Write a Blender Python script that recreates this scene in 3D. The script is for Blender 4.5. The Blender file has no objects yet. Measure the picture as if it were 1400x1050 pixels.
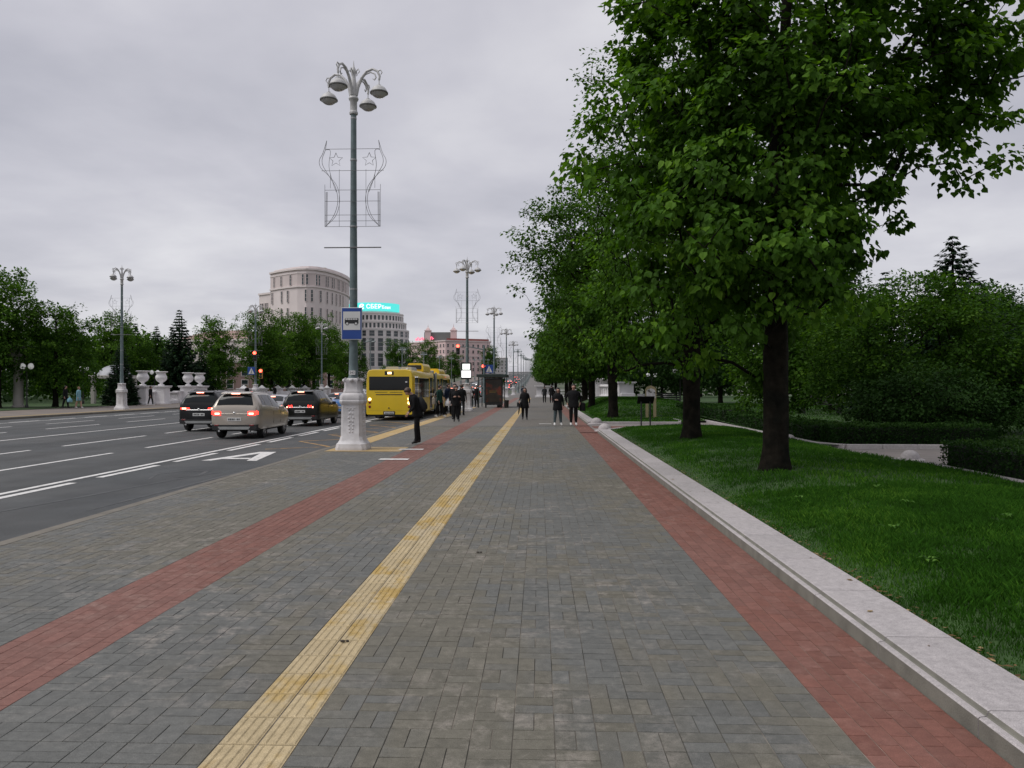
import bpy, bmesh, math, random
import numpy as np
from mathutils import Vector, Matrix
R = math.radians
rng = np.random.default_rng(7)
random.seed(7)
scene = bpy.context.scene
COL = scene.collection

# ------------------------------------------------------------------ camera
cam_d = bpy.data.cameras.new('camera')
cam_d.sensor_width = 36.0
cam_d.lens = 27.0
cam_d.clip_end = 6000
cam_d.clip_start = 0.05
cam = bpy.data.objects.new('camera', cam_d)
COL.objects.link(cam)
cam.location = (0, 0, 1.70)
cam.rotation_euler = (R(90.164), 0, R(2.018))
scene.camera = cam

# ------------------------------------------------------------------ sky and sun
SUN_EL, SUN_AZ = 52.0, 250.0
w = bpy.data.worlds.new('World')
scene.world = w
w.use_nodes = True
nt = w.node_tree
nt.nodes.clear()
def N(t, typ, **kw):
    n = t.nodes.new(typ)
    for k, v in kw.items():
        setattr(n, k, v)
    return n
out = N(nt, 'ShaderNodeOutputWorld')
sky = N(nt, 'ShaderNodeTexSky', sky_type='NISHITA')
sky.sun_disc = False
sky.sun_elevation = R(SUN_EL)
sky.sun_rotation = R(SUN_AZ)
bg1 = N(nt, 'ShaderNodeBackground'); bg1.inputs[1].default_value = 0.10
nt.links.new(sky.outputs[0], bg1.inputs[0])
tc = N(nt, 'ShaderNodeTexCoord')
sep = N(nt, 'ShaderNodeSeparateXYZ')
nt.links.new(tc.outputs['Generated'], sep.inputs[0])
ab = N(nt, 'ShaderNodeMath', operation='ABSOLUTE'); nt.links.new(sep.outputs[2], ab.inputs[0])
ad = N(nt, 'ShaderNodeMath', operation='ADD'); ad.inputs[1].default_value = 0.16
nt.links.new(ab.outputs[0], ad.inputs[0])
dx = N(nt, 'ShaderNodeMath', operation='DIVIDE'); nt.links.new(sep.outputs[0], dx.inputs[0]); nt.links.new(ad.outputs[0], dx.inputs[1])
dy = N(nt, 'ShaderNodeMath', operation='DIVIDE'); nt.links.new(sep.outputs[1], dy.inputs[0]); nt.links.new(ad.outputs[0], dy.inputs[1])
cb = N(nt, 'ShaderNodeCombineXYZ')
nt.links.new(dx.outputs[0], cb.inputs[0]); nt.links.new(dy.outputs[0], cb.inputs[1])
n1 = N(nt, 'ShaderNodeTexNoise'); n1.inputs['Scale'].default_value = 0.9; n1.inputs['Detail'].default_value = 6.0; n1.inputs['Roughness'].default_value = 0.52; n1.inputs['Distortion'].default_value = 0.15
nt.links.new(cb.outputs[0], n1.inputs['Vector'])
rp = N(nt, 'ShaderNodeValToRGB')
rp.color_ramp.elements[0].position = 0.31; rp.color_ramp.elements[0].color = (0.325, 0.323, 0.362, 1)
rp.color_ramp.elements[1].position = 0.67; rp.color_ramp.elements[1].color = (0.54, 0.532, 0.555, 1)
e = rp.color_ramp.elements.new(0.5); e.color = (0.425, 0.418, 0.455, 1)
nt.links.new(n1.outputs['Fac'], rp.inputs[0])
bg2 = N(nt, 'ShaderNodeBackground'); bg2.inputs[1].default_value = 1.0
nt.links.new(rp.outputs[0], bg2.inputs[0])
mx = N(nt, 'ShaderNodeMixShader'); mx.inputs[0].default_value = 0.93
nt.links.new(bg1.outputs[0], mx.inputs[1]); nt.links.new(bg2.outputs[0], mx.inputs[2])
nt.links.new(mx.outputs[0], out.inputs[0])

sun_d = bpy.data.lights.new('sun', 'SUN')
sun_d.energy = 1.5
sun_d.angle = R(40)
sun_d.color = (1.0, 0.97, 0.93)
sun = bpy.data.objects.new('sun', sun_d)
COL.objects.link(sun)
_az = R(SUN_AZ)
_dir = Vector((math.sin(_az) * math.cos(R(SUN_EL)), math.cos(_az) * math.cos(R(SUN_EL)), math.sin(R(SUN_EL))))
sun.rotation_euler = _dir.to_track_quat('Z', 'Y').to_euler()
sun.location = (-20, 10, 40)

scene.view_settings.view_transform = 'Standard'
scene.view_settings.look = 'None'
scene.view_settings.exposure = 0.50
scene.view_settings.gamma = 1.0
scene.render.engine = 'CYCLES'
scene.cycles.use_denoising = True
scene.cycles.max_bounces = 6
scene.cycles.transparent_max_bounces = 6
scene.cycles.volume_bounces = 0
scene.cycles.caustics_reflective = False
scene.cycles.caustics_refractive = False

# ------------------------------------------------------------------ materials
MATS = {}
def mat(name, col, rough=0.7, metal=0.0, var=0.12, vscale=3.0, bump=0.0, bscale=40.0, emit=None, es=0.0, col2=None, c2scale=0.8, c2lo=0.42, c2hi=0.6, objrnd=0.0, attr=0.0, spec=None, transl=0.0, coat=0.0):
    """principled material: base colour, a second colour in patches, fine mottling, bump"""
    if name in MATS:
        return MATS[name]
    m = bpy.data.materials.new(name)
    m.use_nodes = True
    t = m.node_tree
    b = t.nodes['Principled BSDF']
    b.inputs['Roughness'].default_value = rough
    b.inputs['Metallic'].default_value = metal
    if spec is not None:
        b.inputs['Specular IOR Level'].default_value = spec
    if coat:
        b.inputs['Coat Weight'].default_value = coat
        b.inputs['Coat Roughness'].default_value = 0.05
    geo = N(t, 'ShaderNodeNewGeometry')
    cur = None
    rgb = N(t, 'ShaderNodeRGB'); rgb.outputs[0].default_value = (*col, 1)
    cur = rgb.outputs[0]
    def mixrgb(blend, fac, a, bb):
        n = N(t, 'ShaderNodeMix', data_type='RGBA', blend_type=blend)
        if isinstance(fac, float): n.inputs[0].default_value = fac
        else: t.links.new(fac, n.inputs[0])
        for i, x in ((6, a), (7, bb)):
            if isinstance(x, tuple): n.inputs[i].default_value = (*x, 1)
            else: t.links.new(x, n.inputs[i])
        return n.outputs[2]
    def noise(scale, detail=3.0):
        n = N(t, 'ShaderNodeTexNoise'); n.inputs['Scale'].default_value = scale; n.inputs['Detail'].default_value = detail
        t.links.new(geo.outputs['Position'], n.inputs['Vector'])
        return n.outputs['Fac']
    def ramp(x, lo, hi, a=0.0, bb=1.0):
        n = N(t, 'ShaderNodeMapRange'); n.inputs[1].default_value = lo; n.inputs[2].default_value = hi
        n.inputs[3].default_value = a; n.inputs[4].default_value = bb
        t.links.new(x, n.inputs[0]); return n.outputs[0]
    if col2 is not None:
        cur = mixrgb('MIX', ramp(noise(c2scale, 4.0), c2lo, c2hi), cur, col2)
    def mulv(val):
        nonlocal cur
        c = N(t, 'ShaderNodeCombineColor')
        for i in range(3): t.links.new(val, c.inputs[i])
        cur = mixrgb('MULTIPLY', 1.0, cur, c.outputs[0])
    if var > 0:
        mulv(ramp(noise(vscale, 5.0), 0.3, 0.7, 1 - var, 1 + var))
    if objrnd > 0 or attr > 0:
        a = N(t, 'ShaderNodeAttribute'); a.attribute_name = 'rnd'
        oi = N(t, 'ShaderNodeObjectInfo')
        s = N(t, 'ShaderNodeMath', operation='ADD'); t.links.new(a.outputs['Fac'], s.inputs[0]); t.links.new(oi.outputs['Random'], s.inputs[1])
        f = N(t, 'ShaderNodeMath', operation='FRACT'); t.links.new(s.outputs[0], f.inputs[0])
        k = max(objrnd, attr)
        mulv(ramp(f.outputs[0], 0.0, 1.0, 1 - k, 1 + k))
    t.links.new(cur, b.inputs['Base Color'])
    if bump > 0:
        bn = N(t, 'ShaderNodeBump'); bn.inputs['Strength'].default_value = bump; bn.inputs['Distance'].default_value = 0.01
        t.links.new(noise(bscale, 4.0), bn.inputs['Height']); t.links.new(bn.outputs[0], b.inputs['Normal'])
    if emit is not None:
        b.inputs['Emission Color'].default_value = (*emit, 1)
        b.inputs['Emission Strength'].default_value = es
    if transl > 0:
        tr = N(t, 'ShaderNodeBsdfTranslucent'); t.links.new(mixrgb('MULTIPLY', 1.0, cur, (1.25, 1.35, 0.6)), tr.inputs[0])
        ms = N(t, 'ShaderNodeMixShader'); ms.inputs[0].default_value = transl
        t.links.new(b.outputs[0], ms.inputs[1]); t.links.new(tr.outputs[0], ms.inputs[2])
        t.links.new(ms.outputs[0], t.nodes['Material Output'].inputs[0])
    MATS[name] = m
    return m

def leaf_mat(name, col, var=0.45, transl=0.35, rough=0.5, colb=None):
    """foliage: colour varies leaf by leaf (attribute rnd) between two greens"""
    if name in MATS: return MATS[name]
    m = bpy.data.materials.new(name); m.use_nodes = True
    t = m.node_tree; b = t.nodes['Principled BSDF']
    a = N(t, 'ShaderNodeAttribute'); a.attribute_name = 'rnd'
    rp = N(t, 'ShaderNodeValToRGB')
    cb_ = colb or (col[0] * 1.9, col[1] * 1.55, col[2] * 1.2)
    rp.color_ramp.elements[0].color = (*[c * (1 - var) for c in col], 1)
    rp.color_ramp.elements[1].color = (*cb_, 1)
    e = rp.color_ramp.elements.new(0.6); e.color = (*col, 1)
    t.links.new(a.outputs['Fac'], rp.inputs[0])
    t.links.new(rp.outputs[0], b.inputs['Base Color'])
    b.inputs['Roughness'].default_value = rough
    b.inputs['Specular IOR Level'].default_value = 0.10
    tr = N(t, 'ShaderNodeBsdfTranslucent')
    mm = N(t, 'ShaderNodeMix', data_type='RGBA', blend_type='MULTIPLY'); mm.inputs[0].default_value = 1.0
    mm.inputs[7].default_value = (1.4, 1.5, 0.4, 1)
    t.links.new(rp.outputs[0], mm.inputs[6]); t.links.new(mm.outputs[2], tr.inputs[0])
    ms = N(t, 'ShaderNodeMixShader'); ms.inputs[0].default_value = transl
    t.links.new(b.outputs[0], ms.inputs[1]); t.links.new(tr.outputs[0], ms.inputs[2])
    t.links.new(ms.outputs[0], t.nodes['Material Output'].inputs[0])
    MATS[name] = m
    return m

def glass_mat(name, col=(0.02, 0.025, 0.03), rough=0.06):
    return mat(name, col, rough=rough, var=0.15, vscale=1.5, spec=0.3)

# ------------------------------------------------------------------ mesh helpers
class MB:
    def __init__(s): s.v = []; s.f = []; s.m = []
    def add(s, verts, faces, mi=0):
        o = len(s.v)
        s.v.extend([tuple(map(float, p)) for p in verts])
        s.f.extend([tuple(i + o for i in f) for f in faces]); s.m.extend([mi] * len(faces))
    def box(s, c, d, mi=0, ch=0.0, rot=None):
        hx, hy, hz = d[0] / 2, d[1] / 2, d[2] / 2
        if ch <= 0:
            vs = [(x * hx, y * hy, z * hz) for z in (-1, 1) for y in (-1, 1) for x in (-1, 1)]
            fs = [(0, 2, 3, 1), (4, 5, 7, 6), (0, 1, 5, 4), (2, 6, 7, 3), (0, 4, 6, 2), (1, 3, 7, 5)]
        else:
            # chamfered in plan and at top
            a = ch
            pl = [(-hx + a, -hy), (hx - a, -hy), (hx, -hy + a), (hx, hy - a), (hx - a, hy), (-hx + a, hy), (-hx, hy - a), (-hx, -hy + a)]
            n = 8
            pt = [(x * (1 - a / hx), y * (1 - a / hy)) for x, y in pl]
            vs = [(x, y, -hz) for x, y in pl] + [(x, y, hz - a) for x, y in pl] + [(x, y, hz) for x, y in pt]
            fs = [tuple(range(n - 1, -1, -1)), tuple(range(2 * n, 3 * n))]
            for k in (0, n):
                fs += [(k + i, k + (i + 1) % n, k + n + (i + 1) % n, k + n + i) for i in range(n)]
        if rot is not None:
            M = Matrix.Rotation(rot[0], 3, 'X'); M = Matrix.Rotation(rot[2], 3, 'Z') @ Matrix.Rotation(rot[1], 3, 'Y') @ M
            vs = [tuple(M @ Vector(p)) for p in vs]
        s.add([(p[0] + c[0], p[1] + c[1], p[2] + c[2]) for p in vs], fs, mi)
        return s
    def loft(s, rings, mi=0, close=True, caps=(True, True)):
        n = len(rings[0]); vs = [p for r in rings for p in r]; fs = []
        for k in range(len(rings) - 1):
            for i in range(n if close else n - 1):
                j = (i + 1) % n
                fs.append((k * n + i, k * n + j, (k + 1) * n + j, (k + 1) * n + i))
        if caps[0]: fs.append(tuple(range(n - 1, -1, -1)))
        if caps[1]: fs.append(tuple(range((len(rings) - 1) * n, len(rings) * n)))
        s.add(vs, fs, mi); return s
    def lathe(s, prof, n=16, o=(0, 0, 0), mi=0, caps=(True, True), ph=0.0, sq=None):
        rings = []
        for r, z in prof:
            rings.append([(o[0] + r * math.cos(2 * math.pi * i / n + ph), o[1] + r * math.sin(2 * math.pi * i / n + ph), o[2] + z) for i in range(n)])
        return s.loft(rings, mi, True, caps)
    def tube(s, path, rad, n=6, mi=0, caps=True):
        P = [Vector(p) for p in path]
        if not hasattr(rad, '__len__'): rad = [rad] * len(P)
        rings = []; up = None
        for i, p in enumerate(P):
            d = (P[min(i + 1, len(P) - 1)] - P[max(i - 1, 0)])
            if d.length < 1e-9: d = Vector((0, 0, 1))
            d.normalize()
            if up is None: up = d.orthogonal().normalized()
            u = (up - d * up.dot(d))
            u = u.normalized() if u.length > 1e-6 else d.orthogonal().normalized()
            up = u; vv = d.cross(u)
            rings.append([tuple(p + (u * math.cos(2 * math.pi * k / n) + vv * math.sin(2 * math.pi * k / n)) * rad[i]) for k in range(n)])
        return s.loft(rings, mi, True, (caps, caps))
    def cyl(s, a, b, r0, r1=None, n=12, mi=0):
        return s.tube([a, b], [r0, r0 if r1 is None else r1], n, mi)
    def sph(s, c, r, nu=12, nv=8, mi=0, z0=-1.0, z1=1.0):
        if not hasattr(r, '__len__'): r = (r, r, r)
        rings = []
        for k in range(nv + 1):
            zz = z0 + (z1 - z0) * k / nv
            a = math.asin(max(-1, min(1, zz))) if False else (math.asin(z0) + (math.asin(z1) - math.asin(z0)) * k / nv)
            cr = max(math.cos(a), 1e-3)
            rings.append([(c[0] + r[0] * cr * math.cos(2 * math.pi * i / nu), c[1] + r[1] * cr * math.sin(2 * math.pi * i / nu), c[2] + r[2] * math.sin(a)) for i in range(nu)])
        return s.loft(rings, mi)
    def prism(s, poly, z0, z1, mi=0):
        n = len(poly)
        vs = [(x, y, z0) for x, y in poly] + [(x, y, z1) for x, y in poly]
        fs = [tuple(range(n - 1, -1, -1)), tuple(range(n, 2 * n))] + [(i, (i + 1) % n, n + (i + 1) % n, n + i) for i in range(n)]
        s.add(vs, fs, mi); return s
    def quad(s, a, b, c, d, mi=0):
        s.add([a, b, c, d], [(0, 1, 2, 3)], mi); return s
    def build(s, name, mats, parent=None, smooth=None, loc=(0, 0, 0), rz=0.0):
        if not isinstance(mats, (list, tuple)): mats = [mats]
        me = bpy.data.meshes.new(name)
        me.from_pydata(s.v, [], s.f)
        for m_ in mats: me.materials.append(m_)
        if len(mats) > 1: me.polygons.foreach_set('material_index', s.m)
        if smooth is not None:
            me.polygons.foreach_set('use_smooth', [True] * len(me.polygons))
            if smooth > 0: me.set_sharp_from_angle(angle=R(smooth))
        me.update()
        return link(name, me, parent, loc, rz)

def link(name, me, parent=None, loc=(0, 0, 0), rz=0.0):
    o = bpy.data.objects.new(name, me); COL.objects.link(o)
    o.location = loc; o.rotation_euler = (0, 0, rz)
    if parent is not None: o.parent = parent
    return o
def tag(o, label, cat, group=None):
    o['label'] = label; o['category'] = cat
    if group: o['group'] = group
    return o
def thing(name, label, cat, loc=(0, 0, 0), rz=0.0, group=None):
    o = link(name, None, None, loc, rz); return tag(o, label, cat, group)
def struct(o): o['kind'] = 'structure'; return o
def stuff(o): o['kind'] = 'stuff'; return o
def copy_tree(o, parent=None):
    c = o.copy(); COL.objects.link(c)
    if parent is not None: c.parent = parent
    for ch in o.children: copy_tree(ch, c)
    return c
def dup(o, loc, rz=0.0, label=None, group=None, scale=None):
    c = copy_tree(o); c.location = loc; c.rotation_euler = (0, 0, rz)
    if scale: c.scale = (scale,) * 3 if not hasattr(scale, '__len__') else scale
    if label: c['label'] = label
    if group: c['group'] = group
    return c
def repaint(o, old, new):
    """give a copied thing another paint: its parts that carry the old material get their own mesh"""
    for ch in [o] + list(o.children_recursive):
        if ch.type == 'MESH' and any(s_ is old for s_ in ch.data.materials):
            ch.data = ch.data.copy()
            for i, s_ in enumerate(ch.data.materials):
                if s_ is old: ch.data.materials[i] = new
def np_mesh(name, verts, faces, rnd=None, mats=None, smooth=False):
    """fast mesh from numpy arrays; faces (n,k); rnd one value per vertex"""
    me = bpy.data.meshes.new(name)
    verts = np.asarray(verts, dtype=np.float32); faces = np.asarray(faces, dtype=np.int32)
    n, k = faces.shape
    me.vertices.add(len(verts)); me.vertices.foreach_set('co', verts.ravel())
    me.loops.add(n * k); me.loops.foreach_set('vertex_index', faces.ravel())
    me.polygons.add(n); me.polygons.foreach_set('loop_start', np.arange(0, n * k, k, dtype=np.int32))
    try: me.polygons.foreach_set('loop_total', np.full(n, k, dtype=np.int32))
    except Exception: pass
    me.polygons.foreach_set('use_smooth', np.full(n, bool(smooth)))
    if rnd is not None:
        a = me.attributes.new('rnd', 'FLOAT', 'POINT'); a.data.foreach_set('value', np.asarray(rnd, dtype=np.float32))
    me.update(calc_edges=True); me.validate()
    if mats:
        for m_ in (mats if isinstance(mats, (list, tuple)) else [mats]): me.materials.append(m_)
    return me
def text_mesh(txt, size):
    """glyph outlines of a word as a flat filled mesh (x right, y up)"""
    c = bpy.data.curves.new('glyphs', 'FONT'); c.body = txt; c.size = size; c.align_x = 'CENTER'; c.align_y = 'CENTER'; c.resolution_u = 3
    o = bpy.data.objects.new('glyphs', c); COL.objects.link(o)
    dg = bpy.context.evaluated_depsgraph_get()
    me = bpy.data.meshes.new_from_object(o.evaluated_get(dg))
    bpy.data.objects.remove(o); bpy.data.curves.remove(c)
    return me
def smooth01(t): t = min(1.0, max(0.0, t)); return t * t * (3 - 2 * t)
def gz(y):
    """street level along the avenue: flat to the bridge, then climbing"""
    return 11.0 * smooth01((y - 150.0) / 480.0)
# ------------------------------------------------------------------ surfaces
def paver_mat(name, ca, cb, cs, patch=0.33, lo=0.45, hi=0.54, vr=0.10, stain=0.5, joint=False):
    """concrete paver: two tones in broad patches, pale lime stains, grain"""
    m = bpy.data.materials.new(name); m.use_nodes = True
    t = m.node_tree; b = t.nodes['Principled BSDF']; b.inputs['Roughness'].default_value = 0.72; b.inputs['Specular IOR Level'].default_value = 0.3
    geo = N(t, 'ShaderNodeNewGeometry')
    def noise(sc, d=3.0, rgh=0.55, vec=None):
        n = N(t, 'ShaderNodeTexNoise'); n.inputs['Scale'].default_value = sc; n.inputs['Detail'].default_value = d; n.inputs['Roughness'].default_value = rgh
        t.links.new(vec or geo.outputs['Position'], n.inputs['Vector']); return n.outputs['Fac']
    def rng_(x, lo_, hi_, a=0.0, b_=1.0):
        n = N(t, 'ShaderNodeMapRange'); n.inputs[1].default_value = lo_; n.inputs[2].default_value = hi_; n.inputs[3].default_value = a; n.inputs[4].default_value = b_
        t.links.new(x, n.inputs[0]); return n.outputs[0]
    def mix(bl, f, a, c):
        n = N(t, 'ShaderNodeMix', data_type='RGBA', blend_type=bl)
        if isinstance(f, float): n.inputs[0].default_value = f
        else: t.links.new(f, n.inputs[0])
        for i, x in ((6, a), (7, c)):
            if isinstance(x, tuple): n.inputs[i].default_value = (*x, 1)
            else: t.links.new(x, n.inputs[i])
        return n.outputs[2]
    def gray(x):
        c = N(t, 'ShaderNodeCombineColor')
        for i in range(3): t.links.new(x, c.inputs[i])
        return c.outputs[0]
    def math_(op, a, c):
        n = N(t, 'ShaderNodeMath', operation=op)
        for i, x in ((0, a), (1, c)):
            if isinstance(x, float): n.inputs[i].default_value = x
            else: t.links.new(x, n.inputs[i])
        return n.outputs[0]
    a = N(t, 'ShaderNodeAttribute'); a.attribute_name = 'rnd'
    oi = N(t, 'ShaderNodeObjectInfo')
    fr = math_('FRACT', math_('ADD', a.outputs['Fac'], oi.outputs['Random']), 0.0)
    mp = N(t, 'ShaderNodeMapping'); mp.inputs['Scale'].default_value = (1.0, 0.45, 1.0); t.links.new(geo.outputs['Position'], mp.inputs[0])
    pn = math_('ADD', noise(patch, 4.0, 0.6, mp.outputs[0]), math_('MULTIPLY', math_('SUBTRACT', fr, 0.5), 0.10))
    cur = mix('MIX', rng_(pn, lo, hi), ca, cb)
    fr2 = math_('FRACT', math_('MULTIPLY', fr, 7.31), 0.0)
    cur = mix('MULTIPLY', 1.0, cur, gray(rng_(fr2, 0.0, 1.0, 1 - vr, 1 + vr)))
    st = math_('MULTIPLY', rng_(noise(4.0, 7.0, 0.75), 0.50, 0.68), rng_(noise(0.45, 3.0), 0.40, 0.60))
    cur = mix('MIX', math_('MULTIPLY', st, stain), cur, cs)
    cur = mix('MULTIPLY', 1.0, cur, gray(rng_(noise(16.0, 6.0, 0.7), 0.3, 0.7, 0.80, 1.20)))
    cur = mix('MULTIPLY', 1.0, cur, gray(rng_(noise(190.0, 2.0), 0.3, 0.7, 0.74, 1.26)))
    if joint:
        br = N(t, 'ShaderNodeTexBrick'); br.inputs['Scale'].default_value = 1.0; br.inputs['Brick Width'].default_value = 0.2; br.inputs['Row Height'].default_value = 0.1; br.inputs['Mortar Size'].default_value = 0.004
        br.inputs['Color1'].default_value = (1, 1, 1, 1); br.inputs['Color2'].default_value = (0.88, 0.88, 0.88, 1); br.inputs['Mortar'].default_value = (0.6, 0.6, 0.6, 1)
        t.links.new(geo.outputs['Position'], br.inputs['Vector'])
        cur = mix('MULTIPLY', 0.8, cur, br.outputs[0])
    t.links.new(cur, b.inputs['Base Color'])
    bn = N(t, 'ShaderNodeBump'); bn.inputs['Strength'].default_value = 0.35; bn.inputs['Distance'].default_value = 0.004
    t.links.new(noise(120.0, 4.0), bn.inputs['Height']); t.links.new(bn.outputs[0], b.inputs['Normal'])
    MATS[name] = m
    return m
GA, GB, GS = (0.130, 0.122, 0.098), (0.118, 0.120, 0.113), (0.285, 0.255, 0.225)
M_grey = paver_mat('grey_paver', GA, GB, GS, stain=0.7, vr=0.08)
M_red = paver_mat('red_paver', (0.178, 0.078, 0.060), (0.190, 0.092, 0.074), (0.26, 0.19, 0.16), stain=0.5, vr=0.11)
M_yel = paver_mat('tactile_yellow', (0.43, 0.345, 0.205), (0.40, 0.275, 0.09), (0.47, 0.42, 0.33), patch=2.6, lo=0.50, hi=0.60, vr=0.07, stain=0.6)
M_grey_far = paver_mat('grey_paver_far', (0.152, 0.140, 0.122), (0.142, 0.135, 0.122), GS, stain=0.3, joint=True)
M_red_far = paver_mat('red_paver_far', (0.192, 0.092, 0.074), (0.198, 0.102, 0.085), (0.26, 0.18, 0.15), joint=True)
M_yel_far = paver_mat('tactile_far', (0.42, 0.31, 0.165), (0.40, 0.28, 0.12), (0.45, 0.38, 0.27), patch=1.0)
M_joint = mat('joint_sand', (0.050, 0.047, 0.040), rough=0.95, var=0.5, vscale=5, col2=(0.24, 0.21, 0.175), c2scale=0.9, c2lo=.42, c2hi=.62, bump=0.4)
M_kerb = paver_mat('kerb_granite', (0.40, 0.372, 0.372), (0.37, 0.345, 0.345), (0.29, 0.27, 0.255), patch=1.2, vr=0.05, stain=0.4)
M_kerbface = mat('kerb_face_riser_shade', (0.165, 0.16, 0.135), rough=0.85, var=0.2, vscale=6, bump=0.3, bscale=90)  # dark front face; on the riser it paints in a line of shade
M_kerb_tan = mat('kerb_tan', (0.150, 0.136, 0.112), rough=0.8, var=0.15, vscale=4, objrnd=0.1, bump=0.2)
M_white_paint = mat('road_paint', (0.66, 0.65, 0.63), rough=0.6, var=0.14, vscale=9, col2=(0.30, 0.30, 0.29), c2scale=5.0, c2lo=0.58, c2hi=0.72)
M_yellow_paint = mat('yellow_road_paint', (0.42, 0.235, 0.06), rough=0.65, var=0.15, vscale=9, col2=(0.12, 0.09, 0.06), c2scale=3.5, c2lo=0.47, c2hi=0.66)

def asphalt():
    m = mat('asphalt', (0.064, 0.066, 0.066), rough=0.82, var=0.16, vscale=1.3, bump=0.5, bscale=260, col2=(0.050, 0.054, 0.056), c2scale=0.22)
    t = m.node_tree; b = t.nodes['Principled BSDF']
    src = b.inputs['Base Color'].links[0].from_socket
    geo = N(t, 'ShaderNodeNewGeometry')
    # aggregate speckle and long tyre-darkened tracks along the lanes
    n = N(t, 'ShaderNodeTexNoise'); n.inputs['Scale'].default_value = 90; n.inputs['Detail'].default_value = 3
    t.links.new(geo.outputs['Position'], n.inputs['Vector'])
    mp = N(t, 'ShaderNodeMapping'); mp.inputs['Scale'].default_value = (0.75, 0.035, 1.0); t.links.new(geo.outputs['Position'], mp.inputs[0])
    n2 = N(t, 'ShaderNodeTexNoise'); n2.inputs['Scale'].default_value = 1.0; n2.inputs['Detail'].default_value = 4; t.links.new(mp.outputs[0], n2.inputs['Vector'])
    r1 = N(t, 'ShaderNodeMapRange'); r1.inputs[1].default_value = 0.3; r1.inputs[2].default_value = 0.7; r1.inputs[3].default_value = 0.78; r1.inputs[4].default_value = 1.22; t.links.new(n.outputs['Fac'], r1.inputs[0])
    r2 = N(t, 'ShaderNodeMapRange'); r2.inputs[1].default_value = 0.35; r2.inputs[2].default_value = 0.65; r2.inputs[3].default_value = 0.80; r2.inputs[4].default_value = 1.18; t.links.new(n2.outputs['Fac'], r2.inputs[0])
    mu = N(t, 'ShaderNodeMath', operation='MULTIPLY'); t.links.new(r1.outputs[0], mu.inputs[0]); t.links.new(r2.outputs[0], mu.inputs[1])
    cc = N(t, 'ShaderNodeCombineColor')
    for i in range(3): t.links.new(mu.outputs[0], cc.inputs[i])
    mm = N(t, 'ShaderNodeMix', data_type='RGBA', blend_type='MULTIPLY'); mm.inputs[0].default_value = 1.0
    t.links.new(src, mm.inputs[6]); t.links.new(cc.outputs[0], mm.inputs[7]); t.links.new(mm.outputs[2], b.inputs['Base Color'])
    return m
M_asph = asphalt()

# avenue sections: y stations follow the street level
YS = [-12, 0, 40, 90, 150] + list(range(170, 640, 20)) + [640, 900, 1400]
def strip(name, x0, x1, z, m, y0=-12, y1=1400, parent=None):
    ys = [y0] + [y for y in YS if y0 < y < y1] + [y1]
    b = MB()
    for a, c in zip(ys[:-1], ys[1:]):
        b.quad((x0, a, z + gz(a)), (x1, a, z + gz(a)), (x1, c, z + gz(c)), (x0, c, z + gz(c)))
    return b.build(name, m, parent)

M_earth = mat('far_ground', (0.07, 0.085, 0.05), rough=0.95, var=0.3, vscale=0.05)
b = MB()
xs = [-2500, -400, -120, -60, 60, 120, 400, 2500]
ys = [-300, 0, 150, 250, 350, 450, 550, 650, 1500, 3000]
for i in range(len(xs) - 1):
    for j in range(len(ys) - 1):
        b.quad((xs[i], ys[j], gz(ys[j]) - 0.35), (xs[i + 1], ys[j], gz(ys[j]) - 0.35), (xs[i + 1], ys[j + 1], gz(ys[j + 1]) - 0.35), (xs[i], ys[j + 1], gz(ys[j + 1]) - 0.35))
struct(b.build('ground', M_earth))

XR0, XR1 = -28.9, -5.9              # road edges
ROADZ = -0.12
road = struct(strip('road', XR0 - 0.05, XR1 + 0.05, ROADZ, M_asph))
ZP = ROADZ + 0.004
def mark(name, x0, x1, y0, y1, m=M_white_paint):
    return strip(name, x0, x1, ZP, m, y0, y1, road)
mark('solid_line', -9.14, -9.00, -8, 60); mark('solid_line', -9.14, -9.00, 75, 600)
for k in range(-4, 14):
    y = 15.0 + 3.2 * k
    mark('lane_dash', -8.84, -8.68, y, y + 2.35)
for k in range(-3, 30):
    y = 15.9 + 6.4 * k
    mark('lane_dash', -11.67, -11.54, y, y + 4.6)
    mark('lane_dash', -14.50, -14.37, y + 0.5, y + 5.4)
    mark('lane_dash', -21.0, -20.87, y + 3.2, y + 7.2)
    mark('lane_dash', -23.75, -23.62, y + 1.0, y + 5.0)
mark('solid_line', -18.0, -17.86, -8, 62); mark('solid_line', -26.3, -26.17, -8, 62)
mark('solid_line', -18.0, -17.86, 76, 600); mark('solid_line', -26.3, -26.17, 76, 600)
for k in range(16):
    y = 12.0 + 3.2 * k
    mark('lane_dash', -26.62, -26.48, y, y + 2.3)
# crosswalk bars beyond the shelter
for k in range(17):
    x = -28.2 + 1.32 * k
    mark('crosswalk_bar', x, x + 0.5, 66.0, 71.0)
# letter A of the bus lane, read along the lane
b = MB()
def lane_poly(pts): b.add([(x, y, ZP) for x, y in pts], [tuple(range(len(pts)))])
lane_poly([(-8.26, 18.5), (-8.02, 18.5), (-7.53, 20.5), (-7.48, 21.0), (-7.72, 21.0)])
lane_poly([(-7.13, 18.5), (-6.89, 18.5), (-7.26, 21.0), (-7.478, 21.0), (-7.528, 20.5)])
lane_poly([(-7.94, 18.92), (-7.235, 18.92), (-7.285, 19.22), (-7.86, 19.22)])
a_ = b.build('letter_marking', M_white_paint, road); a_['label'] = 'white letter A painted on the bus lane'
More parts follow.
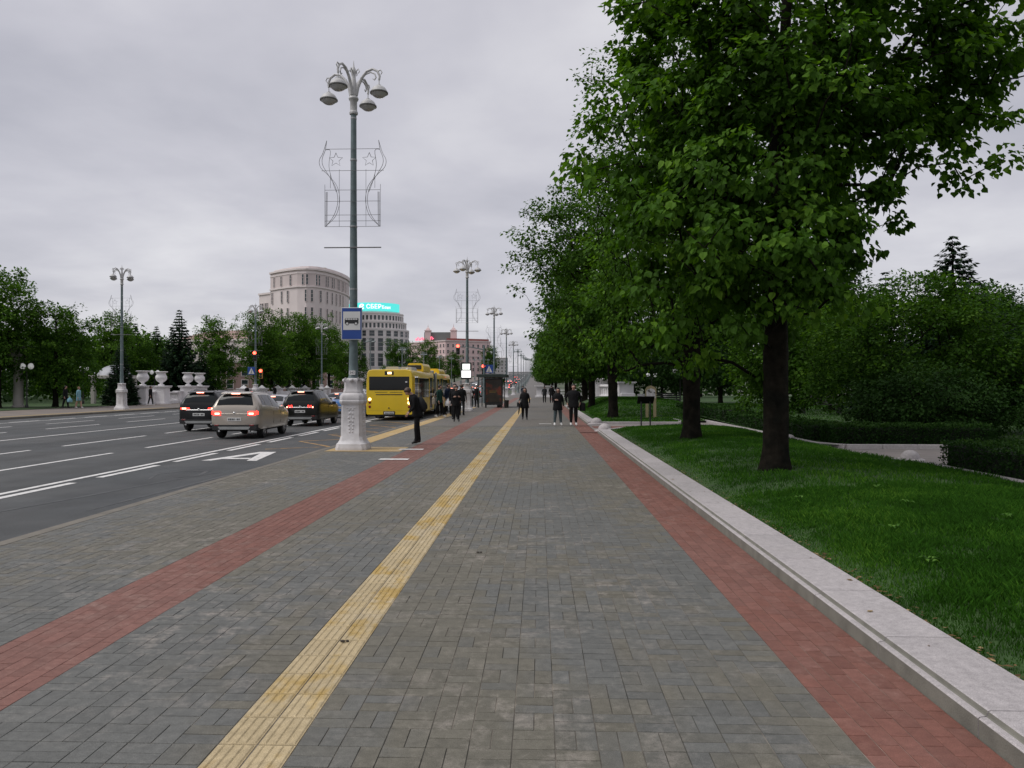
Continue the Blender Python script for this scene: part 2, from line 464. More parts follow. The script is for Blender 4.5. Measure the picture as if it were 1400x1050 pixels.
# yellow zigzag of the stop
zz = [(-7.9, 21.9), (-6.3, 22.9), (-7.9, 25.1), (-6.3, 26.4), (-7.9, 28.6), (-6.3, 30.0), (-7.9, 32.1), (-6.3, 33.6), (-7.9, 35.6), (-6.3, 37.1), (-7.9, 39.1)]
for p, q in zip(zz[:-1], zz[1:]):
    b = MB(); d = Vector((q[0] - p[0], q[1] - p[1])).normalized(); n_ = Vector((-d.y, d.x)) * 0.055
    b.quad((p[0] - n_.x, p[1] - n_.y, ZP), (p[0] + n_.x, p[1] + n_.y, ZP), (q[0] + n_.x, q[1] + n_.y, ZP), (q[0] - n_.x, q[1] - n_.y, ZP))
    b.build('zigzag_line', M_yellow_paint, road)
# tar-sealed repair and skid smear in the bus lane
M_tar = mat('tar_patch', (0.040, 0.044, 0.045), rough=0.6, var=0.3, vscale=5, col2=(0.058, 0.06, 0.06), c2scale=3.0)
def smear(path, wd):
    b = MB(); pts = []
    for i in range(len(path)):
        p = Vector(path[i]); d = (Vector(path[min(i + 1, len(path) - 1)]) - Vector(path[max(i - 1, 0)])).normalized(); n_ = Vector((-d.y, d.x)) * wd[i] / 2
        pts.append(((p.x - n_.x, p.y - n_.y, ZP - 0.001), (p.x + n_.x, p.y + n_.y, ZP - 0.001)))
    for p, q in zip(pts[:-1], pts[1:]): b.quad(p[0], p[1], q[1], q[0])
    b.build('tar_seam', M_tar, road)
smear([(-8.3, 8.3), (-7.9, 10.5), (-7.5, 12.4), (-7.2, 14.2), (-6.7, 16.0)], [0.03, 0.08, 0.11, 0.08, 0.02])
smear([(-7.6, 14.7), (-7.9, 15.6), (-7.6, 16.3), (-7.1, 16.2), (-6.95, 15.5), (-7.2, 15.0)], [0.03, 0.09, 0.1, 0.1, 0.08, 0.02])
smear([(-6.6, 11.0), (-6.5, 13.0), (-6.35, 15.5), (-6.2, 18)], [0.04, 0.12, 0.1, 0.03])

# near pavement: bedding, then pavers
PX0, PX1 = -5.72, 2.12
pave = struct(strip('pavement', PX0, PX1, -0.0034, M_joint))
YB = 32.8                       # individual pavers to here, sheets beyond
BANDS = [(-5.72, -3.52, 'g'), (-3.52, -2.82, 'r'), (-2.82, -1.525, 'g'), (-1.525, -1.145, 'y'), (-1.145, 1.50, 'g'), (1.50, 2.12, 'r')]
for x0, x1, k in BANDS:
    o = strip('paving_sheet', x0, x1, 0.0, {'g': M_grey_far, 'r': M_red_far, 'y': M_yel_far}[k], YB, 112, pave); stuff(o)
strip('paving_sheet', -5.72, 2.12, 0.0, mat('plain_paving', (0.145, 0.135, 0.128), rough=.85, var=.12, vscale=.6), 112, 1400, pave)
def paver_fields():
    G, Rr = [], []                    # cx, cy, sx, sy
    # basket weave in the grey fields: cells of 0.2 m, two pavers each, alternately turned
    for x0, x1, k in BANDS:
        if k == 'g':
            nx = max(1, round((x1 - x0) / 0.2)); cw = (x1 - x0) / nx; ny = int((YB - 1.6) / 0.2)
            for i in range(nx):
                off = 0.0 if x0 > -3 else 0.06
                for j in range(ny):
                    cx, cy = x0 + (i + .5) * cw, 1.6 + (j + .5) * 0.2 + 0.0
                    if ((i + j) % 2 == 0) != (rng.random() < 0.10):
                        G += [(cx - cw / 4, cy, cw / 2, 0.2), (cx + cw / 4, cy, cw / 2, 0.2)]
                    else:
                        G += [(cx, cy - 0.05, cw, 0.1), (cx, cy + 0.05, cw, 0.1)]
        elif k == 'r':
            nx = round((x1 - x0) / 0.1); cw = (x1 - x0) / nx; ny = int((YB - 1.6) / 0.2)
            for i in range(nx):
                for j in range(ny):
                    yy = 1.6 + (j + .5) * 0.2 + (0.1 if i % 2 else 0.0)
                    Rr.append((x0 + (i + .5) * cw, yy, cw, 0.2))
    return np.array(G), np.array(Rr)
def brick_arrays(A, gap, ch, lift):
    n = len(A)
    hx, hy = A[:, 2] / 2 - gap / 2, A[:, 3] / 2 - gap / 2
    sg = np.array([(-1, -1), (1, -1), (1, 1), (-1, 1)])
    V = np.zeros((n, 8, 3))
    dz = lift * rng.normal(size=n); tx = rng.normal(size=n) * 0.006; ty = rng.normal(size=n) * 0.006
    for k in range(4):
        V[:, k, 0] = A[:, 0] + sg[k, 0] * hx; V[:, k, 1] = A[:, 1] + sg[k, 1] * hy; V[:, k, 2] = -0.0042
        V[:, k + 4, 0] = A[:, 0] + sg[k, 0] * (hx - ch); V[:, k + 4, 1] = A[:, 1] + sg[k, 1] * (hy - ch)
        V[:, k + 4, 2] = np.clip(dz + tx * sg[k, 0] * hx + ty * sg[k, 1] * hy, -0.0016, 0.002)
    F = np.array([(4, 5, 6, 7), (0, 1, 5, 4), (1, 2, 6, 5), (2, 3, 7, 6), (3, 0, 4, 7)])
    FF = (F[None] + (np.arange(n) * 8)[:, None, None]).reshape(-1, 4)
    return V.reshape(-1, 3), FF
def in_view(A):
    px = 737 + 1050 * A[:, 0] / A[:, 1]; py = 528 + 1050 * 1.7 / A[:, 1]
    return (px > 5) & (px < 1395) & (py < 1040)
def lay(A, nm, m, gap, ch):
    vis = in_view(A); idx = np.where(vis)[0]; near = idx[np.argsort(A[idx, 1])][:300]
    rest = np.setdiff1d(np.arange(len(A)), near)
    cache = {}
    for i in near:
        key = (round(A[i, 2], 3), round(A[i, 3], 3), int(rng.integers(0, 4)))
        if key not in cache:
            V, F = brick_arrays(np.array([[0, 0, key[0], key[1]]]), gap, ch, 0.0006)
            cache[key] = np_mesh(nm, V, F, None, m)
        link(nm, cache[key], pave, (A[i, 0], A[i, 1], 0))
    V, F = brick_arrays(A[rest], gap, ch, 0.0006)
    rv = np.repeat(rng.random(len(rest)), 8)
    o = link(nm + '_field', np_mesh(nm + '_field', V, F, rv, m), pave); stuff(o)
G_, R_ = paver_fields()
lay(G_, 'paver', M_grey, 0.0032, 0.0016)
lay(R_, 'red_brick', M_red, 0.0028, 0.0014)
# tactile tiles: two abreast, four ridges each
def tile_mesh():
    b = MB(); w_, l_ = 0.187, 0.297
    b.add([(-w_ / 2, -l_ / 2, -.0115), (w_ / 2, -l_ / 2, -.0115), (w_ / 2, l_ / 2, -.0115), (-w_ / 2, l_ / 2, -.0115),
           (-w_ / 2 + .003, -l_ / 2 + .003, 0), (w_ / 2 - .003, -l_ / 2 + .003, 0), (w_ / 2 - .003, l_ / 2 - .003, 0), (-w_ / 2 + .003, l_ / 2 - .003, 0)],
          [(4, 5, 6, 7), (0, 1, 5, 4), (1, 2, 6, 5), (2, 3, 7, 6), (3, 0, 4, 7)])
    for k in range(4):
        x = -w_ / 2 + w_ * (k + .5) / 4
        y0, y1 = -l_ / 2 + .008, l_ / 2 - .008
        b.add([(x - .015, y0, 0.0005), (x + .015, y0, 0.0005), (x + .015, y1, 0.0005), (x - .015, y1, 0.0005), (x - .009, y0 + .006, .005), (x + .009, y0 + .006, .005), (x + .009, y1 - .006, .005), (x - .009, y1 - .006, .005)],
              [(4, 5, 6, 7), (0, 1, 5, 4), (1, 2, 6, 5), (2, 3, 7, 6), (3, 0, 4, 7)])
    me = bpy.data.meshes.new('tactile_tile'); me.from_pydata(b.v, [], b.f); me.materials.append(M_yel); me.update(); return me
tm = tile_mesh()
for j in range(int((YB - 1.8) / 0.3)):
    for i in range(2):
        link('tactile_tile', tm, pave, (-1.525 + 0.19 * (i + .5), 1.95 + 0.3 * j, 0.0))
# yellow patch at the lamp and yellow border along the stop kerb
strip('yellow_patch', -5.60, -3.62, 0.006, M_yel_far, 19.8, 21.3, pave)
strip('yellow_border', -5.60, -5.05, 0.006, M_yel_far, 21.9, 62, pave)
for (x0, x1, y0, y1) in ((-3.70, -3.02, 17.55, 17.85), (-3.75, -3.10, 20.35, 20.65), (0.0, 0.55, 34.4, 34.7)):
    strip('painted_dash', x0, x1, 0.010, M_white_paint, y0, y1, pave)
for (x, y) in ((-1.3, 5.05), (-0.62, 7.8)):
    bb = MB(); bb.sph((x, y, 0.012), (0.02, 0.012, 0.008), 6, 4); bb.sph((x + .03, y + .004, 0.012), (0.012, 0.012, 0.008), 6, 4); bb.build('leaf_scrap', mat('dead_leaf', (0.03, 0.022, 0.015)), pave)

# kerbs: each stone its own piece
kerbR = struct(link('kerb', None))
def kerb_stone_mesh(L, prof, m):
    b = MB(); g = 0.004
    b.loft([[(x, -L / 2 + g, z) for x, z in prof], [(x, L / 2 - g, z) for x, z in prof]], 0, True, (True, True))
    me = bpy.data.meshes.new('kerb_stone'); me.from_pydata(b.v, [], b.f)
    for q in (m if isinstance(m, list) else [m]): me.materials.append(q)
    bm = bmesh.new(); bm.from_mesh(me); bmesh.ops.recalc_face_normals(bm, faces=bm.faces)
    if isinstance(m, list):
        for f in bm.faces:
            c = f.calc_center_median()
            if (c.z < 0.092 and c.x < 0.05) or (0.035 < c.x < 0.05 and c.z < .12): f.material_index = 1  # front face, and the riser, whose shading is put into its colour
    bm.to_mesh(me); bm.free(); return me
PROF_R = [(0.46, -0.05), (0.46, 0.126), (0.455, 0.13), (0.058, 0.13), (0.048, 0.126), (0.042, 0.106), (0.036, 0.101), (0.008, 0.098), (0.0, 0.09), (0.0, -0.05)]
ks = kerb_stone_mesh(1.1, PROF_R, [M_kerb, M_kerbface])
for k in range(25):
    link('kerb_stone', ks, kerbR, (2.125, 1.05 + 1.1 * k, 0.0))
for k in range(28):
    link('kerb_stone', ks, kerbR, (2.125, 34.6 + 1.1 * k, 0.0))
kerbL = struct(link('road_kerb', None))
PROF_L = [(0.0, -0.2), (0.18, -0.2), (0.18, 0.002), (0.02, 0.002), (0.0, -0.016)]
kl = kerb_stone_mesh(1.0, PROF_L, M_kerb_tan)
for k in range(80):
    link('kerb_stone', kl, kerbL, (-5.905, -0.5 + 1.0 * k, 0.0))
o = strip('kerb_run', -5.905, -5.72, 0.002, M_kerb_tan, 79.5, 1400, kerbL)
# far pavement
M_farp = mat('far_pavement', (0.155, 0.135, 0.125), rough=0.85, var=0.15, vscale=0.8, col2=(0.18, 0.15, 0.125), c2scale=0.3)
farp = struct(strip('far_pavement', -36.8, XR0 - 0.2, 0.0, M_farp))
M_farborder = mat('far_border', (0.27, 0.20, 0.10), rough=0.85, var=0.15, vscale=1.0)
strip('yellow_border', -29.95, -29.2, 0.004, M_farborder, -12, 60, farp)
kf = struct(link('road_kerb', None))
for k in range(80):
    link('kerb_stone', kl, kf, (XR0, 10.5 + 1.0 * k, 0.0), math.pi)
strip('kerb_run', XR0 - 0.2, XR0, 0.002, M_kerb_tan, 90, 1400, kf)

# lawns of the park
M_soil = mat('lawn_floor', (0.026, 0.062, 0.012), rough=0.95, var=0.35, vscale=5, bump=0.6, bscale=60, col2=(0.035, 0.075, 0.016), c2scale=0.9)
def lz1(x, y): return 0.098 + 0.19 * math.sin(math.pi * min(1, max(0, (x - 2.58) / 5.2))) * smooth01((29.6 - y) / 3.0 + .25)
def lz2(x, y): return 0.098 + 0.75 * smooth01((x - 2.6) / 2.6) * smooth01((y - 36) / 16) * smooth01((12.0 - x) / 4)
def grid_lawn(name, xs_, ys_, inside, zf, parent=None, m=None):
    b = MB(); idx = {}
    for i, x in enumerate(xs_):
        for j, y in enumerate(ys_):
            idx[i, j] = len(b.v); b.v.append((x, y, zf(x, y)))
    for i in range(len(xs_) - 1):
        for j in range(len(ys_) - 1):
            if inside((xs_[i] + xs_[i + 1]) / 2, (ys_[j] + ys_[j + 1]) / 2):
                b.f.append((idx[i, j], idx[i + 1, j], idx[i + 1, j + 1], idx[i, j + 1])); b.m.append(0)
    return struct(b.build(name, m or M_soil, parent, smooth=0))
def in1(x, y):
    if y < 16.3: return 2.58 < x < 8.0
    xr = 8.0 - 0.75 * smooth01((y - 16.3) / 2.0)
    top = 28.4 + 1.9 * smooth01((x - 2.6) / 1.6)
    return 2.58 < x < xr and y < top
def in2(x, y): return 2.58 < x < 13 and y > 34.2 - 0.0 * x and not (6.6 < x < 8.0 and y < 36.0)
lawn1 = grid_lawn('lawn', np.linspace(2.58, 8.08, 57), np.linspace(1, 30.4, 148), in1, lz1)
lawn2 = grid_lawn('lawn', np.linspace(2.58, 12.6, 40), np.linspace(34.2, 66, 60), in2, lz2)
M_ppath = mat('park_path', (0.23, 0.205, 0.19), rough=0.85, var=0.12, vscale=2.0, col2=(0.20, 0.18, 0.17), c2scale=0.6)
b = MB(); b.quad((2.12, 27.0, 0.012), (90, 27.0, 0.012), (90, 36.2, 0.012), (2.12, 36.2, 0.012)); b.quad((6.0, 13, 0.009), (90, 13, 0.009), (90, 27.2, 0.009), (6.0, 27.2, 0.009)); b.quad((6.0, 36, 0.009), (90, 36, 0.009), (90, 110, 0.009), (6.0, 110, 0.009))
ppath = struct(b.build('park_path', M_ppath))
strip('red_edging', 2.2, 6.4, 0.018, M_red_far, 30.9, 32.4, ppath)
strip('red_edging', 1.5, 2.6, 0.018, M_red_far, 28.0, 29.6, ppath)
def in3(x, y): return x > 7.85 and y > 21.2
lawn3 = grid_lawn('lawn', np.linspace(7.85, 90, 50), np.linspace(21.2, 110, 60), in3, lambda x, y: 0.10 + 0.25 * smooth01((y - 24) / 25))
lawn4 = grid_lawn('lawn', np.linspace(8.2, 60, 24), np.linspace(-4, 16.2, 20), lambda x, y: True, lambda x, y: 0.08)
lawn5 = grid_lawn('lawn', np.linspace(-160, -36.8, 30), np.linspace(20, 150, 30), lambda x, y: True, lambda x, y: 0.03)
# thin kerbs round the lawns
kerbP = struct(link('park_kerb', None))
def thin_kerb(pts, w_=0.14, h_=0.13, z=0.0):
    for p, q in zip(pts[:-1], pts[1:]):
        d = Vector((q[0] - p[0], q[1] - p[1])); L = d.length; n_ = max(1, round(L / 1.0)); a_ = math.atan2(d.y, d.x)
        for i in range(n_):
            c = Vector(p) + d * ((i + .5) / n_)
            bb = MB(); bb.box((0, 0, z + h_ / 2 - .03), (L / n_ - .008, w_, h_ + .06), 0, 0.012)
            bb.build('kerb_stone', M_kerb, kerbP, None, (c.x, c.y, 0), a_)
thin_kerb([(2.6, 28.5), (3.4, 29.9), (4.4, 30.35), (5.6, 30.3), (6.9, 29.6), (7.25, 28.6), (7.25, 18.6), (7.6, 17.3), (8.02, 16.2), (8.1, 6.0)])
thin_kerb([(2.7, 34.15), (6.2, 34.15), (6.55, 36.0), (6.6, 60)])
thin_kerb([(7.8, 46), (7.8, 22.0), (8.3, 21.1), (14, 21.0)])
# half-ball stones at the kerb ends
def ball_stone(x, y, r, lbl):
    b = MB(); b.lathe([(r * 1.55, 0), (r * 1.55, 0.05), (r * 1.3, 0.075), (r, 0.08), (r * .97, .08 + r * .25), (r * .86, .08 + r * .5), (r * .62, .08 + r * .74), (r * .3, .08 + r * .9), (0.01, .08 + r * .94)], 20)
    o = b.build('kerb_end_stone', M_kerb, None, 50, (x, y, 0.0)); tag(o, lbl, 'stone', 'half-ball stones at the kerb ends')
ball_stone(2.45, 28.75, 0.25, 'half-ball granite stone closing the long kerb of the tree lawn')
ball_stone(2.52, 33.95, 0.25, 'half-ball granite stone at the kerb corner behind the side path')
ball_stone(8.35, 17.6, 0.2, 'half-ball stone on the park path beside the clipped hedge')
ball_stone(7.6, 23.6, 0.17, 'half-ball stone poking up behind the lawn at the hedge kerb')

# grass blades
M_grass = leaf_mat('grass_blade', (0.036, 0.116, 0.011), var=0.55, transl=0.33, rough=0.7, colb=(0.11, 0.23, 0.026))
def hash_noise(x, y, s, seed):
    g = np.random.default_rng(seed).random((64, 64)); xi, yi = x * s, y * s
    x0, y0 = np.floor(xi).astype(int), np.floor(yi).astype(int); fx, fy = xi - x0, yi - y0
    fx, fy = fx * fx * (3 - 2 * fx), fy * fy * (3 - 2 * fy)
    return (g[x0 % 64, y0 % 64] * (1 - fx) + g[(x0 + 1) % 64, y0 % 64] * fx) * (1 - fy) + (g[x0 % 64, (y0 + 1) % 64] * (1 - fx) + g[(x0 + 1) % 64, (y0 + 1) % 64] * fx) * fy
def blades(name, parent, n, x0, x1, y0, y1, inside, zf, h, wd, p=1.0):
    yy = y0 + (y1 - y0) * rng.random(n) ** p; xx = x0 + (x1 - x0) * rng.random(n)
    cl = hash_noise(xx, yy, 2.3, 3) * .6 + hash_noise(xx, yy, 7.0, 5) * .4
    keep = np.array([inside(a, c) for a, c in zip(xx, yy)]) & (rng.random(n) < 0.35 + cl)
    xx, yy, cl = xx[keep], yy[keep], cl[keep]; n = len(xx)
    zz = np.array([zf(a, c) for a, c in zip(xx, yy)])
    edge = np.clip((xx - x0) / 0.5, 0.35, 1.0)
    hh = h * (0.45 + 1.1 * cl) * (0.6 + .8 * rng.random(n)) * edge; a = rng.random(n) * 2 * np.pi; ww = wd * (.7 + .6 * rng.random(n)) * (1 + 0.05 * yy)
    ln = rng.normal(size=(n, 2)) * 0.33 * hh[:, None]
    V = np.zeros((n, 4, 3))
    hh *= np.where((xx - 4.1) ** 2 + (yy - 13.5) ** 2 < .22, .25, 1.0)
    V[:, 0] = np.c_[xx - np.cos(a) * ww, yy - np.sin(a) * ww, zz - .01]; V[:, 1] = np.c_[xx + np.cos(a) * ww, yy + np.sin(a) * ww, zz - .01]
    V[:, 2] = np.c_[xx + ln[:, 0] * .35 + np.cos(a) * ww * .7, yy + ln[:, 1] * .35 + np.sin(a) * ww * .7, zz + hh * .6]
    V[:, 3] = np.c_[xx + ln[:, 0], yy + ln[:, 1], zz + hh]
    F = np.array([(0, 1, 2), (0, 2, 3)])
    FF = (F[None] + (np.arange(n) * 4)[:, None, None]).reshape(-1, 3)
    rv = np.clip(rng.random(n) * .7 + .5 * (hash_noise(xx, yy, 1.1, 9) - .3), 0, 1)
    o = link(name, np_mesh(name, V.reshape(-1, 3), FF, np.repeat(rv, 4), M_grass), parent); stuff(o)
blades('grass', lawn1, 270000, 2.56, 8.0, 3.0, 11.0, in1, lz1, 0.06, 0.0021)
blades('grass', lawn1, 110000, 2.56, 8.0, 11.0, 30.4, in1, lz1, 0.055, 0.0026)
blades('grass', lawn2, 45000, 2.58, 9.0, 34.2, 60, in2, lz2, 0.05, 0.006)
blades('grass', lawn3, 40000, 7.9, 24, 21.3, 60, in3, lambda x, y: 0.10 + 0.25 * smooth01((y - 24) / 25), 0.06, 0.006)

# litter of old leaves along the kerb edge of the lawn, and a few broad weeds
M_litter = leaf_mat('dry_leaf', (0.16, 0.10, 0.045), var=.5, transl=.1, rough=.8, colb=(0.34, 0.25, 0.13))
n = 420; lx = np.abs(rng.normal(size=n)) * .07 + 2.585; ly = 3.0 + 24 * rng.random(n) ** 1.4; lk = rng.random(n) < .07; lx = np.where(lk, 2.2 + .35 * rng.random(n), lx)
ls = .012 + .02 * rng.random(n); la_ = rng.random(n) * 6.28; V = np.zeros((n, 4, 3))
for k in range(4):
    a = la_ + k * math.pi / 2; r_ = ls * (1.0 if k % 2 else .55); V[:, k] = np.c_[lx + np.cos(a) * r_, ly + np.sin(a) * r_, np.where(lk, .134, .125) + .006 * rng.random(n)]
stuff(link('dry_leaves', np_mesh('dry_leaves', V.reshape(-1, 3), np.arange(n * 4).reshape(-1, 4), np.repeat(rng.random(n), 4), M_litter), lawn1))
M_weed = leaf_mat('weed_leaf', (0.06, 0.15, 0.022), var=.4, transl=.3, rough=.6, colb=(0.14, 0.26, 0.05))
WV, WF, WR = [], [], []
for (x, y) in [(5.6, 12.6), (6.35, 10.2), (4.4, 9.3), (4.9, 8.2), (3.6, 8.0), (5.2, 7.0), (4.3, 6.3), (3.9, 5.4), (5.0, 5.6), (6.0, 8.6), (3.3, 6.6), (4.6, 10.6), (3.4, 10.2), (5.8, 15.5), (4.2, 5.0)]:
    for k in range(7):
        a = rng.random() * 6.28; L_ = .05 + .05 * rng.random(); z = lz1(x, y) + .05; o_ = len(WV); d = (math.cos(a), math.sin(a)); nx = (-d[1] * .016, d[0] * .016); x1, y1 = x + .03 * rng.normal(), y + .03 * rng.normal()
        WV += [(x1, y1, z), (x1 + d[0] * L_ * .5 + nx[0], y1 + d[1] * L_ * .5 + nx[1], z + .03), (x1 + d[0] * L_, y1 + d[1] * L_, z + .015), (x1 + d[0] * L_ * .5 - nx[0], y1 + d[1] * L_ * .5 - nx[1], z + .03)]; WF.append((o_, o_ + 1, o_ + 2, o_ + 3)); WR += [rng.random()] * 4
stuff(link('broad_weeds', np_mesh('broad_weeds', WV, WF, WR, M_weed), lawn1))
# ------------------------------------------------------------------ trees and plants
M_bark = mat('bark', (0.017, 0.0145, 0.011), rough=0.98, spec=0.08, var=0.35, vscale=9, bump=0.9, bscale=26, col2=(0.009, 0.009, 0.007), c2scale=3)
M_leaf = leaf_mat('linden_leaf', (0.054, 0.130, 0.013), var=0.62, transl=0.38, rough=0.6, colb=(0.15, 0.28, 0.032))
M_leaf2 = leaf_mat('tree_leaf', (0.044, 0.110, 0.012), var=0.62, transl=0.36, rough=0.65, colb=(0.13, 0.24, 0.028))
M_leaf3 = leaf_mat('far_leaf', (0.062, 0.142, 0.017), var=0.62, transl=0.38, rough=0.7, colb=(0.16, 0.29, 0.036))
M_dark = leaf_mat('dark_leaf', (0.020, 0.056, 0.009), var=0.5, transl=0.2, rough=0.6, colb=(0.042, 0.094, 0.016))  # deeper green foliage for the evergreen bush, park trees and woods
M_needle = leaf_mat('needle', (0.013, 0.034, 0.014), var=0.5, transl=0.08, rough=0.6, colb=(0.03, 0.062, 0.024))

HEART = (np.array([(0, 0, 0), (.40, .12, .08), (.47, .46, .10), (.20, .80, .03), (0, 1.05, -.06), (-.20, .80, .03), (-.47, .46, .10), (-.40, .12, .08)]), np.array([(0, 1, 2, 3), (0, 3, 4, 5), (0, 5, 6, 7)]))
DIAM = (np.array([(0, 0, 0), (.36, .45, .07), (0, 1.0, 0), (-.36, .45, .07)]), np.array([(0, 1, 2, 3)]))
def leaf_mesh(name, P, A, Nn, S, rv, shape, m):
    """P positions, A tip directions, Nn normals, S sizes"""
    n = len(P); A = A / (np.linalg.norm(A, axis=1, keepdims=True) + 1e-9)
    Nn = Nn - A * (Nn * A).sum(1, keepdims=True); Nn = Nn / (np.linalg.norm(Nn, axis=1, keepdims=True) + 1e-9)
    B = np.cross(A, Nn); sv, sf = shape
    V = P[:, None] + S[:, None, None] * (B[:, None] * sv[None, :, 0, None] + A[:, None] * sv[None, :, 1, None] + Nn[:, None] * sv[None, :, 2, None])
    k = len(sv); F = (sf[None] + (np.arange(n) * k)[:, None, None]).reshape(-1, 4)
    return np_mesh(name, V.reshape(-1, 3), F, np.repeat(rv, k), m)

def crown_points(g, env, n, rmin=0.30, lump=0.16):
    """points in a union of ellipsoids, crowded toward a lumpy outer shell"""
    env = np.array(env, float); vol = env[:, 3] * env[:, 4] * env[:, 5]; pr = vol ** 0.8; pr /= pr.sum()
    out = []
    ph = g.random((len(env), 4)) * 6.28
    while len(out) < n:
        k = g.choice(len(env), p=pr); d = g.normal(size=3); d /= np.linalg.norm(d)
        th, el = math.atan2(d[1], d[0]), math.asin(d[2])
        lm = 1 + lump * (math.sin(3 * th + ph[k, 0]) * math.cos(2 * el + ph[k, 1]) + .7 * math.sin(5 * th + 4 * el + ph[k, 2]) + .5 * math.sin(9 * th - 7 * el + ph[k, 3]))
        r = lm * (rmin + (1 - rmin) * g.random() ** 0.55)
        p = env[k, :3] + d * r * env[k, 3:6]
        # drop most points deep inside another ellipsoid
        q = np.linalg.norm((p - env[:, :3]) / env[:, 3:6], axis=1)
        if q.min() < rmin and g.random() < 0.8: continue
        out.append(p)
    return np.array(out)

def grow_tree(seed, env, n_cl, per, leaf, cl_r, trunk_top, trunk_r, shape, lean=(0, 0), droop=0.5, flat=0.65, twig_r=0.006, rmin=0.30, lump=0.16, branch_from=0.25, tint=0.0):
    g = np.random.default_rng(seed)
    C = crown_points(g, env, n_cl, rmin, lump)
    nodes, par = [], []
    nt_ = int(trunk_top / 0.35) + 2; wob = g.normal(size=2) * 0.06
    for i in range(nt_):
        t = i / (nt_ - 1); z = t * trunk_top
        nodes.append((lean[0] * t ** 1.3 + wob[0] * math.sin(t * 5) * t, lean[1] * t ** 1.3 + wob[1] * math.sin(t * 4 + 1) * t, z)); par.append(i - 1)
    ntrunk = nt_
    lowest = int(branch_from * nt_)
    ax = np.array(nodes)
    dist = np.array([np.min(np.linalg.norm(ax[lowest:] - c, axis=1)) for c in C])
    NODE = np.zeros((nt_ + n_cl * 10, 3)); NODE[:nt_] = ax; cnt = nt_
    tips = []
    depth = np.zeros(len(NODE)); 
    for ci in np.argsort(dist):
        c = C[ci]; X = NODE[lowest:cnt]; dv = c - X; dd = np.linalg.norm(dv, axis=1)
        cost = dd + 0.9 * np.maximum(0, -dv[:, 2]) + 0.35 * np.maximum(0, 0.5 * dd - dv[:, 2]) + 0.12 * depth[lowest:cnt]
        k = int(np.argmin(cost)) + lowest; L = np.linalg.norm(c - NODE[k]); m_ = min(8, max(1, int(L / 0.45)))
        p0 = NODE[k].copy(); last = k
        for s in range(1, m_ + 1):
            t = s / m_; q = p0 * (1 - t) + c * t; q[2] += 0.10 * L * math.sin(math.pi * t) * (1 if c[2] > p0[2] else .5); q += g.normal(size=3) * 0.03 * L * (t < 1)
            NODE[cnt] = q; par.append(last); depth[cnt] = depth[last] + L / m_; last = cnt; cnt += 1
        tips.append(last)
    rad = np.zeros(cnt); 
    for t_ in tips: rad[t_] = max(rad[t_], twig_r ** 2.2)
    for i in range(cnt - 1, 0, -1):
        if par[i] >= 0: rad[par[i]] += rad[i]
    rad = np.maximum(rad, twig_r ** 2.2) ** (1 / 2.2); sc = trunk_r / rad[0]
    rad = np.where(np.arange(cnt) < ntrunk, rad * sc, np.minimum(rad * sc ** 0.7, trunk_r * .62))
    for i in range(ntrunk):
        t = i / (ntrunk - 1); rad[i] = max(rad[i], trunk_r * (1 - .75 * t)); 
    rad[0] = trunk_r * 1.22; 
    if ntrunk > 2: rad[1] = trunk_r * 1.04
    # trunk with furrowed bark and root flare
    b = MB(); rings_ = []; zs = sorted(set([round(.03 * i, 3) for i in range(12)] + [round(.4 + .11 * i, 3) for i in range(int(max(0, min(3.4, trunk_top) - .4) / .11))] + [float(z) for z in NODE[:ntrunk, 2] if z > 3.2 or z > trunk_top - .3])); nn_ = 30
    ph_ = g.random(6) * 6.28
    for z in zs:
        cx, cy, r_ = (float(np.interp(z, NODE[:ntrunk, 2], q_)) for q_ in (NODE[:ntrunk, 0], NODE[:ntrunk, 1], rad[:ntrunk])); r_ = min(r_, trunk_r * 1.06); rg = []
        for i in range(nn_):
            a = 2 * math.pi * i / nn_; fl_ = max(0.0, 1 - z / .55) ** 2
            rr_ = r_ * (1 + .035 * math.sin(3 * a + ph_[0] + z * .8) + .03 * math.sin(7 * a + ph_[1] - z * 1.3) + (.035 if (i + int(z * 2.2 + .5 * math.sin(z * 7 + i))) % 3 == 0 else -.012) * min(1.0, trunk_r / .2) + fl_ * (.28 + .22 * math.sin(5 * a + ph_[2])))
            rg.append((cx + rr_ * math.cos(a), cy + rr_ * math.sin(a), z - .04))
        rings_.append(rg)
    b.loft(rings_)
    limb = MB()
    for i in range(ntrunk, cnt):
        p = par[i]; r0 = min(rad[p], rad[i] * 1.35)
        limb.tube([tuple(NODE[p]), tuple(NODE[i])], [float(r0), float(rad[i])], 4 if rad[i] < .025 else 6, caps=False)
    # leaves
    n = n_cl * per; base = np.repeat(C, per, axis=0)
    off = g.normal(size=(n, 3)); off /= np.linalg.norm(off, axis=1, keepdims=True)
    clr = cl_r * (0.7 + 0.6 * g.random(n_cl)); rr = g.random(n) ** 0.45
    off *= (rr * np.repeat(clr, per))[:, None]; off[:, 2] *= flat
    P = base + off
    ctr = np.array([np.average(np.array(env)[:, 0]), np.average(np.array(env)[:, 1]), np.average(np.array(env)[:, 2])])
    outw = base - ctr; outw /= (np.linalg.norm(outw, axis=1, keepdims=True) + 1e-6)
    o2 = off / (np.linalg.norm(off, axis=1, keepdims=True) + 1e-6)
    A = 0.5 * outw + 0.6 * o2 + g.normal(size=(n, 3)) * 0.45; A[:, 2] -= droop
    Nn = 0.35 * outw + 0.3 * o2 + g.normal(size=(n, 3)) * 0.38; Nn[:, 2] += 0.75
    S = leaf * (0.6 + 0.75 * g.random(n))
    crv = g.random(n_cl); rv = np.clip(0.5 * g.random(n) + 0.45 * np.repeat(crv, per) + .12 * (rr - .6) + tint, 0, 1)
